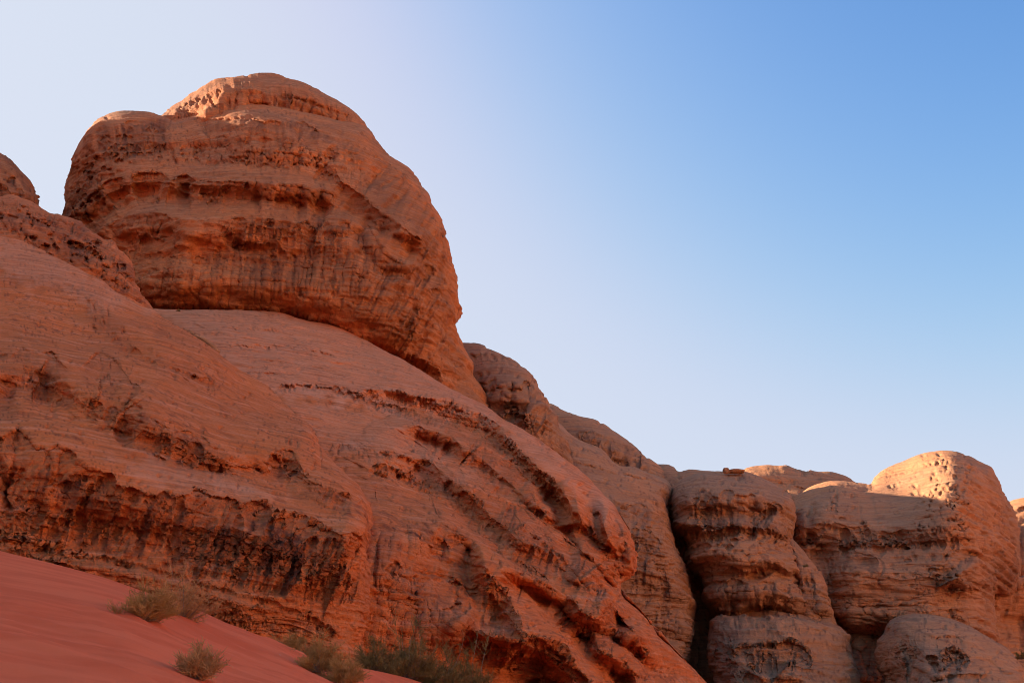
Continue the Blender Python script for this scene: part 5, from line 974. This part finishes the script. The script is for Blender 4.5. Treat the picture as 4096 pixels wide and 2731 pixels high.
# ---- the long rock plate lying on the near slope's shoulder
def f(c): beds(c, 'Z1', [(1240, 1020), (1480, 1200), (1400, 1180), (1240, 1060)], 7, 4, 33)
rock('rock_slab', 'long thin pale rock plate lying on the shoulder of the near left buttress', 'rock slab', ORANGE,
     tr('Z1', [(1225, 1025), (1300, 1050), (1370, 1085), (1430, 1130), (1465, 1160), (1482, 1184)]), tr('Z1', [(1225, 1025), (1228, 1048)]), tr('Z1', [(1482, 1184), (1478, 1196)]), tr('Z1', [(1228, 1048), (1300, 1110), (1400, 1180), (1478, 1196)]),
     K('Z1', [(1230, 1035, 66), (1350, 1100, 65), (1470, 1185, 64)]), f, R=1.0, wr=14, thick=2, q=.8, rough=.3)
# small boulder on the pillar top
def boulder(name, label, cat, fr, x, y, Y, w_, h_, d_, mat, seed, kind=None, group=None, sub=5):
    import bmesh
    bm = bmesh.new(); bmesh.ops.create_icosphere(bm, subdivisions=sub, radius=1)
    co = np.array([v.co[:] for v in bm.verts]); fa = np.array([[v.index for v in f_.verts] for f_ in bm.faces]); bm.free()
    co = np.sign(co)*np.abs(co)**.8
    n = fbm(co[:, 0]*1.3+seed, co[:, 1]*1.3, co[:, 2]*1.3, 4, seed)+.3*vn(co[:, 0]*2+seed, co[:, 1]*2, co[:, 2]*9, seed+3)
    co = co*(1+.28*n[:, None])*np.array([w_, d_, h_])
    X, YY, Z = at(*tr(fr, [(x, y)])[0], Y)
    me = mesh_from(name, co, fa, dict(varn_shade=np.zeros(len(co)), pale=np.zeros(len(co)), pit=np.zeros(len(co))))
    o = bpy.data.objects.new(name, me); COL.objects.link(o); me.materials.append(mat); o.location = (X, YY, Z)
    o['label'] = label
    if cat: o['category'] = cat
    if group: o['group'] = group
    return o
boulder('boulder', 'small dark boulder perched on top of the banded pillar against the sky', 'boulder', 'Z5', 484, 237, 168, .55, .5, .6, TAN, 3)
boulder('boulder', 'flat boulder beside the dark one on top of the banded pillar', 'boulder', 'Z5', 545, 241, 168.6, 1.5, .35, 1.2, TAN, 9)

# ---- the body of the mountain behind and beneath the separate masses, and its continuation outside the picture on the left
rock('mountain', None, None, ORANGE,
     tr('S', [(-2600, 1300), (-1500, 1000), (-700, 900), (0, 1000), (320, 1080), (700, 1040), (1100, 1040), (1500, 1200), (1750, 1480), (1950, 1700), (2150, 1820), (2350, 1930), (2550, 2030), (2700, 2120), (2850, 2260)]),
     tr('S', [(-2600, 1300), (-2600, 2900)]), tr('S', [(2850, 2260), (2850, 2900)]), tr('S', [(-2600, 2900), (2850, 2900)]),
     [(-2000, 1500, 150), (0, 1200, 150), (1000, 1300, 158), (1700, 1600, 160), (2300, 2000, 176), (2800, 2300, 186), (0, 2700, 120), (1500, 2700, 140), (2700, 2800, 176), (-2000, 2700, 110)],
     lambda c: beds(c, 'S', [(-2600, 900), (2850, 900), (2850, 2900), (-2600, 2900)], 24, 10, 12), R=8, wr=90, thick=50, q=4.5, kind='structure')
rock('mountain', None, None, RED,
     tr('S', [(-3600, 1500), (-2400, 1150), (-1300, 860), (-420, 812), (-340, 822)]), tr('S', [(-3600, 1500), (-3600, 3300)]), tr('S', [(-340, 822), (-340, 1800), (-340, 3300)]), tr('S', [(-3600, 3300), (-340, 3300)]),
     [(-380, 2140, 31.4), (-380, 1560, 38.7), (-380, 860, 67), (-380, 1200, 50), (-1500, 2300, 29), (-1500, 1500, 42), (-1500, 1000, 60), (-3000, 2400, 27), (-3000, 1600, 42), (-420, 3200, 30), (-3000, 3200, 26)],
     lambda c: (lip(c, 'S', [(-3500, 2000), (-2600, 1900), (-1700, 1780), (-900, 1740), (-420, 1760)], a=50, wb=260, sc=.4, wl=90, arch=20, fl=13, var=.5), beds(c, 'S', [(-3600, 800), (-420, 800), (-420, 3300), (-3600, 3300)], 26, 12, 16)),
     R=4, wr=110, thick=26, q=4.0, big=1.3, rim=('top',), kind='structure')

# ================================================================== sand
def mat_sand():
    m = bpy.data.materials.new('red_sand'); m.use_nodes = True; nt = m.node_tree; N = nt.nodes; Lk = nt.links
    b = N['Principled BSDF']; b.inputs['Roughness'].default_value = .95; b.inputs['Specular IOR Level'].default_value = .08
    g = N.new('ShaderNodeNewGeometry')
    def noise(sc, stretch=(1, 1, 1), rot=0, det=4):
        mp = N.new('ShaderNodeMapping'); mp.inputs['Scale'].default_value = stretch; mp.inputs['Rotation'].default_value = (0, 0, rot)
        Lk.new(g.outputs['Position'], mp.inputs['Vector']); n = N.new('ShaderNodeTexNoise'); n.inputs['Scale'].default_value = sc; n.inputs['Detail'].default_value = det
        Lk.new(mp.outputs[0], n.inputs['Vector']); return n.outputs['Fac']
    n1_ = noise(.35); n2 = noise(60., det=2); n3 = noise(1.5, (.15, 1.4, 1), .5)
    r = N.new('ShaderNodeValToRGB'); r.color_ramp.elements[0].color = (.74, .128, .050, 1); r.color_ramp.elements[1].color = (.83, .165, .068, 1)
    r.color_ramp.elements[0].position = .35; r.color_ramp.elements[1].position = .65
    ad = N.new('ShaderNodeMath'); ad.operation = 'ADD'; Lk.new(n1_, ad.inputs[0]); mu = N.new('ShaderNodeMath'); mu.operation = 'MULTIPLY'; mu.inputs[1].default_value = 1.3
    Lk.new(n3, mu.inputs[0]); Lk.new(mu.outputs[0], ad.inputs[1]); s2 = N.new('ShaderNodeMath'); s2.operation = 'SUBTRACT'; s2.inputs[1].default_value = .65; Lk.new(ad.outputs[0], s2.inputs[0])
    Lk.new(s2.outputs[0], r.inputs[0])
    mx = N.new('ShaderNodeMix'); mx.data_type = 'RGBA'; mx.blend_type = 'MULTIPLY'; mx.inputs[0].default_value = .2
    Lk.new(r.outputs[0], mx.inputs[6]); Lk.new(n2, mx.inputs[7]); mx2 = N.new('ShaderNodeMix'); mx2.data_type = 'RGBA'; mx2.inputs[0].default_value = .55
    Lk.new(mx.outputs[2], mx2.inputs[6]); Lk.new(r.outputs[0], mx2.inputs[7]); Lk.new(mx2.outputs[2], b.inputs['Base Color'])
    bp = N.new('ShaderNodeBump'); bp.inputs['Strength'].default_value = .35; bp.inputs['Distance'].default_value = .03
    a2 = N.new('ShaderNodeMath'); a2.operation = 'ADD'; Lk.new(n2, a2.inputs[0]); Lk.new(n3, a2.inputs[1]); Lk.new(a2.outputs[0], bp.inputs['Height']); Lk.new(bp.outputs[0], b.inputs['Normal'])
    return m
SAND = mat_sand()
crest = J(('S', [(-3600, 1500), (-2400, 1680), (-1500, 1850), (-900, 1960), (-400, 2090)]), ('R2', [(0, 960), (200, 1008), (400, 1060), (500, 1090), (700, 1160), (900, 1230), (1000, 1275), (1170, 1340), (1300, 1388), (1400, 1430), (1480, 1462), (1560, 1482), (1700, 1505), (1850, 1538), (1950, 1568)]), ('S', [(1900, 2800), (2400, 2890), (3200, 2980), (4600, 3050)]))
dune_fy = tps(np.array(K('P', [(-250, 1200, 24), (0, 1265, 25), (300, 1345, 24.5), (470, 1412, 25), (700, 1490, 27), (850, 1537, 29.5), (950, 1568, 31), (0, 1568, 9.5), (0, 1420, 14.5), (300, 1480, 15), (450, 1568, 13), (650, 1568, 17), (800, 1568, 23), (0, 1800, 5), (600, 1800, 7.5), (1100, 1630, 30), (1100, 1800, 16), (-400, 1568, 8), (-1400, 1060, 22), (-1400, 1568, 7), (-2000, 900, 21), (-2000, 1568, 6), (1600, 1690, 60), (1600, 1800, 28), (0, 2200, 3), (1500, 2200, 4.5), (2600, 1740, 90), (2600, 1900, 25)])))
def build_dune():
    nu, nv = 760, 300
    T = resample(smooth_line(crest, 8), nu); v = np.linspace(0, 1, nv)**1.6
    B = np.stack([np.linspace(-4200, 5200, nu), np.full(nu, 3950.)], -1)
    G = T[None]*(1-v[:, None, None])+B[None]*v[:, None, None]
    px = G[..., 0].ravel(); py = G[..., 1].ravel()
    Y = np.maximum(dune_fy(px, py), 2.2)
    P = at(px, py, Y)
    rip = .045*vn((P[:, 0]*.5+P[:, 1]*.9)/.22, (P[:, 0]*.9-P[:, 1]*.5)/1.6, None, 3)+.014*vn((P[:, 0]*.5+P[:, 1]*.9)/.1, (P[:, 0]*.9-P[:, 1]*.5)/.9, None, 4)
    msk = sst(.1, .5, vn(P[:, 0]/5, P[:, 1]/5, None, 9)+.4)
    P[:, 2] += rip*msk+.10*fbm(P[:, 0]/4, P[:, 1]/4, None, 3, 6)*sst(0, .06, np.repeat(v, nu))
    # lee side, falling away behind the crest
    nb = 40; t = np.linspace(0, 1, nb)[1:]
    cr = P[:nu]; bk = []
    for tt in t:
        q = cr.copy(); q[:, 1] += 14*tt+.35; q[:, 2] = cr[:, 2]*(1-sst(0, 1, tt))+(-1.5)*sst(0, 1, tt)-.25*tt; bk.append(q)
    co = np.vstack([P]+bk)
    fs = grid_faces(nv, nu)
    row0 = np.arange(nu); rows = [row0]+[nu*nv+i*nu+row0 for i in range(nb-1)]
    fb = []
    for a, b in zip(rows[:-1], rows[1:]): fb.append(np.stack([a[:-1], a[1:], b[1:], b[:-1]], -1))
    me = mesh_from('sand_dune', co, np.vstack([fs]+fb)); link('sand_dune', me, SAND, 'smooth red sand dune rising to the left in front of the rocks', None, 'structure')
build_dune()
g = 3000.; co = np.array([(-g, -g, -1.3), (g, -g, -1.3), (g, g, -1.3), (-g, g, -1.3)])
link('ground', mesh_from('ground', co, np.array([[0, 1, 2, 3]]), smooth=False), SAND, None, None, 'structure')
# high ground to the left and behind, out of the picture; it keeps the low sun off the near slopes
def build_hills(name, xr, yr, unseen_hills, mat, notch=None):
    x = np.linspace(*xr); y = np.linspace(*yr); X, Yy = np.meshgrid(x, y)
    Z = 0
    for (hx, hy, hz, sx, sy) in unseen_hills: Z = np.maximum(Z, hz*np.exp(-(np.abs((X-hx)/sx)**3.2+np.abs((Yy-hy)/sy)**3.2)))
    Z = Z*(1+.10*fbm(X/40, Yy/40, None, 4, 8))-2
    if notch: Z = Z*(1-notch[1]*np.exp(-((Yy-notch[0])/notch[2])**2))
    co = np.stack([X.ravel(), Yy.ravel(), Z.ravel()], -1); z_ = np.zeros(len(co))
    link(name, mesh_from(name, co, grid_faces(len(y), len(x), 0, True), dict(varn_shade=z_, pale=z_, pit=z_)), mat, None, None, 'structure')
build_hills('unseen_hills', (-520, -130, 110), (-120, 620, 240), [(-290, 150, 192, 80, 170), (-290, 370, 170, 80, 110)], ORANGE, (338, .07, 13))  # unseen ridge, notched to shape the sunlit patch on the wide dome
# added unseen slopes right of and behind the camera, bouncing warm sunlight into the shade
BOUNCE = mat_rock('bounce_sandstone', (.74, .42, .22), (.66, .36, .18), (.42, .22, .12), (.80, .50, .30), .5, .4)  # kept bright to strengthen the bounced fill light
build_hills('unseen_hills', (120, 640, 130), (-330, 330, 150), [(320, -150, 165, 110, 130), (340, 0, 165, 110, 75)], BOUNCE)

# ================================================================== shrubs
def mat_simple(name, c1, c2, sc=20, rough=.85):
    m = bpy.data.materials.new(name); m.use_nodes = True; nt = m.node_tree; b = nt.nodes['Principled BSDF']; b.inputs['Roughness'].default_value = rough; b.inputs['Specular IOR Level'].default_value = .15
    g = nt.nodes.new('ShaderNodeTexCoord'); n = nt.nodes.new('ShaderNodeTexNoise'); n.inputs['Scale'].default_value = sc
    r = nt.nodes.new('ShaderNodeValToRGB'); r.color_ramp.elements[0].position = .35; r.color_ramp.elements[1].position = .65
    r.color_ramp.elements[0].color = (*c1, 1); r.color_ramp.elements[1].color = (*c2, 1)
    nt.links.new(g.outputs['Object'], n.inputs['Vector']); nt.links.new(n.outputs['Fac'], r.inputs[0]); nt.links.new(r.outputs[0], b.inputs['Base Color']); return m
WOOD = mat_simple('dry_wood', (.22, .14, .09), (.36, .25, .17), 12)
OLIVE = mat_simple('olive_twigs', (.40, .20, .060), (.56, .30, .10), 5)
DARKG = mat_simple('dark_green_twigs', (.19, .125, .040), (.30, .19, .065), 3)
DRY = mat_simple('dry_twigs', (.48, .22, .08), (.62, .32, .13), 6)
def tubes(pl, rad):
    """pl [n,k,3], rad [n,k] -> verts, quads (three-sided tubes)"""
    n, k, _ = pl.shape
    d = np.gradient(pl, axis=1); d /= np.linalg.norm(d, axis=-1, keepdims=True)+1e-9
    ref = np.where(np.abs(d[..., 2:3]) > .9, np.array([1., 0, 0]), np.array([0, 0, 1.]))
    a = np.cross(d, ref); a /= np.linalg.norm(a, axis=-1, keepdims=True)+1e-9; b = np.cross(d, a)
    ring = [pl+rad[..., None]*(math.cos(t)*a+math.sin(t)*b) for t in (0, 2.094, 4.189)]
    V = np.stack(ring, 2).reshape(-1, 3)
    base = (np.arange(n)[:, None]*k+np.arange(k-1)[None]).ravel()*3
    F_ = [np.stack([base+i, base+(i+1) % 3, base+3+(i+1) % 3, base+3+i], -1) for i in range(3)]
    return V, np.vstack(F_)
def grow(rs, start, dirs, ln, k, curl, up):
    """polylines growing from start along dirs"""
    n = len(start); p = np.zeros((n, k, 3)); p[:, 0] = start; d = dirs.copy()
    for i in range(1, k):
        d = d+curl*rs.normal(size=(n, 3))+np.array([0, 0, up]); d /= np.linalg.norm(d, axis=1, keepdims=True)
        p[:, i] = p[:, i-1]+d*(ln/(k-1))[:, None]
    return p
def bush(name, label, cat, base, width, height, mat, seed, nb=34, lean=0., dens=1., tw=.0050, group=None, low=.08, drop=0.):
    rs = np.random.RandomState(seed)
    root = bpy.data.objects.new(name, None); COL.objects.link(root); root.location = base; root['label'] = label; root['category'] = cat
    if group: root['group'] = group
    W = width/2
    az = rs.rand(nb)*2*math.pi; el = np.arccos(low+rs.rand(nb)*(1-low))  # from vertical
    d = np.stack([np.sin(el)*np.cos(az)*1.1+lean, np.sin(el)*np.sin(az), np.cos(el)], -1); d /= np.linalg.norm(d, axis=1, keepdims=True)
    # ellipsoid reach with a ragged outline
    reach = 1/np.sqrt((d[:, 0]/W)**2+(d[:, 1]/W)**2+(d[:, 2]/height)**2)*(.5+.62*rs.rand(nb))
    st = np.stack([rs.normal(size=nb)*W*.12, rs.normal(size=nb)*W*.12, -.03+0*az], -1)
    B = grow(rs, st, d, reach*.8, 7, .13, .03-drop)
    rb = np.linspace(1, .35, 7)[None]*(.010+.006*rs.rand(nb))[:, None]*(width/1.2)**.5*.8
    V, F_ = tubes(B, rb); link('branches', mesh_from('branches', V, F_), WOOD, parent=root)
    # twigs off branches
    nt_ = int(nb*11*dens); bi = rs.randint(nb, size=nt_); tt = .25+.75*rs.rand(nt_)**.7
    idx = tt*5.999; i0 = idx.astype(int); fr_ = (idx-i0)[:, None]
    s = B[bi, i0]*(1-fr_)+B[bi, np.minimum(i0+1, 6)]*fr_
    dd = d[bi]*.95+rs.normal(size=(nt_, 3))*.5; dd[:, 2] = np.abs(dd[:, 2])*.8+.05; dd /= np.linalg.norm(dd, axis=1, keepdims=True)
    L = (.16+.20*rs.rand(nt_))*width**.5*.95
    T = grow(rs, s, dd, L, 5, .22, .05-drop)
    V1, F1 = tubes(T, np.linspace(1, .4, 5)[None]*np.full((nt_, 1), tw*1.3))
    # fine green sprigs
    ns = nt_*6; ti = rs.randint(nt_, size=ns); q = rs.rand(ns)*3.999; j0 = q.astype(int); fq = (q-j0)[:, None]
    s2 = T[ti, j0]*(1-fq)+T[ti, j0+1]*fq
    d2 = dd[ti]*.8+rs.normal(size=(ns, 3))*.6; d2[:, 2] += .25; d2 /= np.linalg.norm(d2, axis=1, keepdims=True)
    S_ = grow(rs, s2, d2, (.05+.10*rs.rand(ns))*width**.4, 4, .25, .05)
    V2, F2 = tubes(S_, np.linspace(1, .45, 4)[None]*np.full((ns, 1), tw*.85))
    V = np.vstack([V1, V2]); F_ = np.vstack([F1, F2+len(V1)])
    V[:, 2] = np.maximum(V[:, 2], -.12-.2*np.hypot(V[:, 0], V[:, 1]))
    link('foliage', mesh_from('foliage', V, F_), mat, parent=root)
    return root
def on_dune(fr, x, y, dY=0.):
    X, Yp = tr(fr, [(x, y)])[0]; Y = float(dune_fy(X, Yp))+dY; return tuple(float(q) for q in at(X, Yp, Y)), Y
def mpp(Y): return Y/F*1.06
def put(label, cat, fr, x, y, wpx, hpx, mat, seed, Y=None, name='desert_shrub', **k):
    if Y is None: p, Y = on_dune(fr, x, y)
    else:
        X, Yp = tr(fr, [(x, y)])[0]; p = tuple(float(q) for q in at(X, Yp, Y))
    s = FR[fr][2]*mpp(Y)
    return bush(name, label, cat, p, wpx*s*1.1, hpx*s*1.25, mat, seed, **k)
put('olive broom shrub on the dune front, pale stones at its left foot', 'shrub', 'R2', 650, 1275, 250, 140, OLIVE, 1, nb=44, dens=1.1, group='shrubs on the dune')
put('taller feathery shrub just behind the olive broom shrub on the dune', 'shrub', 'R2', 815, 1262, 240, 230, DRY, 2, nb=50, dens=1.1, group='shrubs on the dune')
put('lone upright wispy shrub low on the open sand, touching the bottom edge', 'shrub', 'R2', 905, 1556, 165, 175, DRY, 3, nb=30, lean=.12, low=.5, group='shrubs on the dune')
put('small pale shrub peeking over the dune crest', 'shrub', 'R2', 1310, 1425, 150, 95, OLIVE, 4, Y=29.5, nb=26, group='shrubs on the dune')
put('brownish shrub on the dune crest beside the dark thicket, upper of a touching pair', 'shrub', 'R2', 1455, 1510, 175, 170, OLIVE, 5, nb=36, dens=1.1, group='shrubs on the dune')
put('low spreading shrub at the bottom edge, lower of a touching pair', 'shrub', 'R2', 1585, 1568, 165, 115, OLIVE, 6, nb=36, dens=1.1, group='shrubs on the dune')
put('dark green bush at the left end of the thicket under the rock wall', 'bush', 'R2', 1730, 1515, 190, 165, DARKG, 7, Y=32, nb=44, dens=1.2, tw=.0065, group='bushes of the dark thicket under the rock wall')
put('tallest dark green bush in the middle of the thicket, bare pale twigs on top', 'bush', 'R2', 1880, 1545, 250, 300, DARKG, 8, Y=32.5, nb=60, dens=1.2, tw=.0065, group='bushes of the dark thicket under the rock wall')
put('dark green bush right of the tallest one in the thicket', 'bush', 'R2', 2030, 1585, 220, 290, DARKG, 9, Y=33, nb=54, dens=1.2, tw=.0065, group='bushes of the dark thicket under the rock wall')
put('dark green bush at the right end of the thicket against the undercut rock', 'bush', 'R2', 2160, 1610, 190, 300, DARKG, 10, Y=34, nb=48, dens=1.2, tw=.0065, group='bushes of the dark thicket under the rock wall')
put('green bush on the rock mound at the right edge of the picture', 'bush', 'Z5', 2335, 1415, 60, 50, DARKG, 11, Y=146, nb=26, dens=.8, tw=.03)
put('tiny green plant growing in the crack right of the banded pillar', 'plant', 'Z5', 980, 838, 26, 16, DARKG, 12, Y=149, nb=14, dens=.5, tw=.02, name='desert_plant')
put('tiny bush on the pale slab just under the big dome', 'plant', 'Z1', 1200, 915, 20, 14, DARKG, 13, Y=100, nb=12, dens=.4, tw=.015, name='desert_plant')
STONE = mat_simple('pale_stone', (.42, .27, .20), (.62, .44, .36), 30)
for i, (x, y, r, lb) in enumerate(((568, 1238, .045, 'larger pale stone at the left foot of the olive broom shrub'), (584, 1246, .03, 'smaller pale stone at the left foot of the olive broom shrub'), (1283, 1441, .035, 'single pale pebble on the bare dune slope'))):
    p, Y = on_dune('R2', x, y)
    o = boulder('stone', lb, 'stone', 'R2', x, y, Y, r, r*.7, r, STONE, 20+i, sub=3)
print('script %.1fs' % (time.time()-T0))
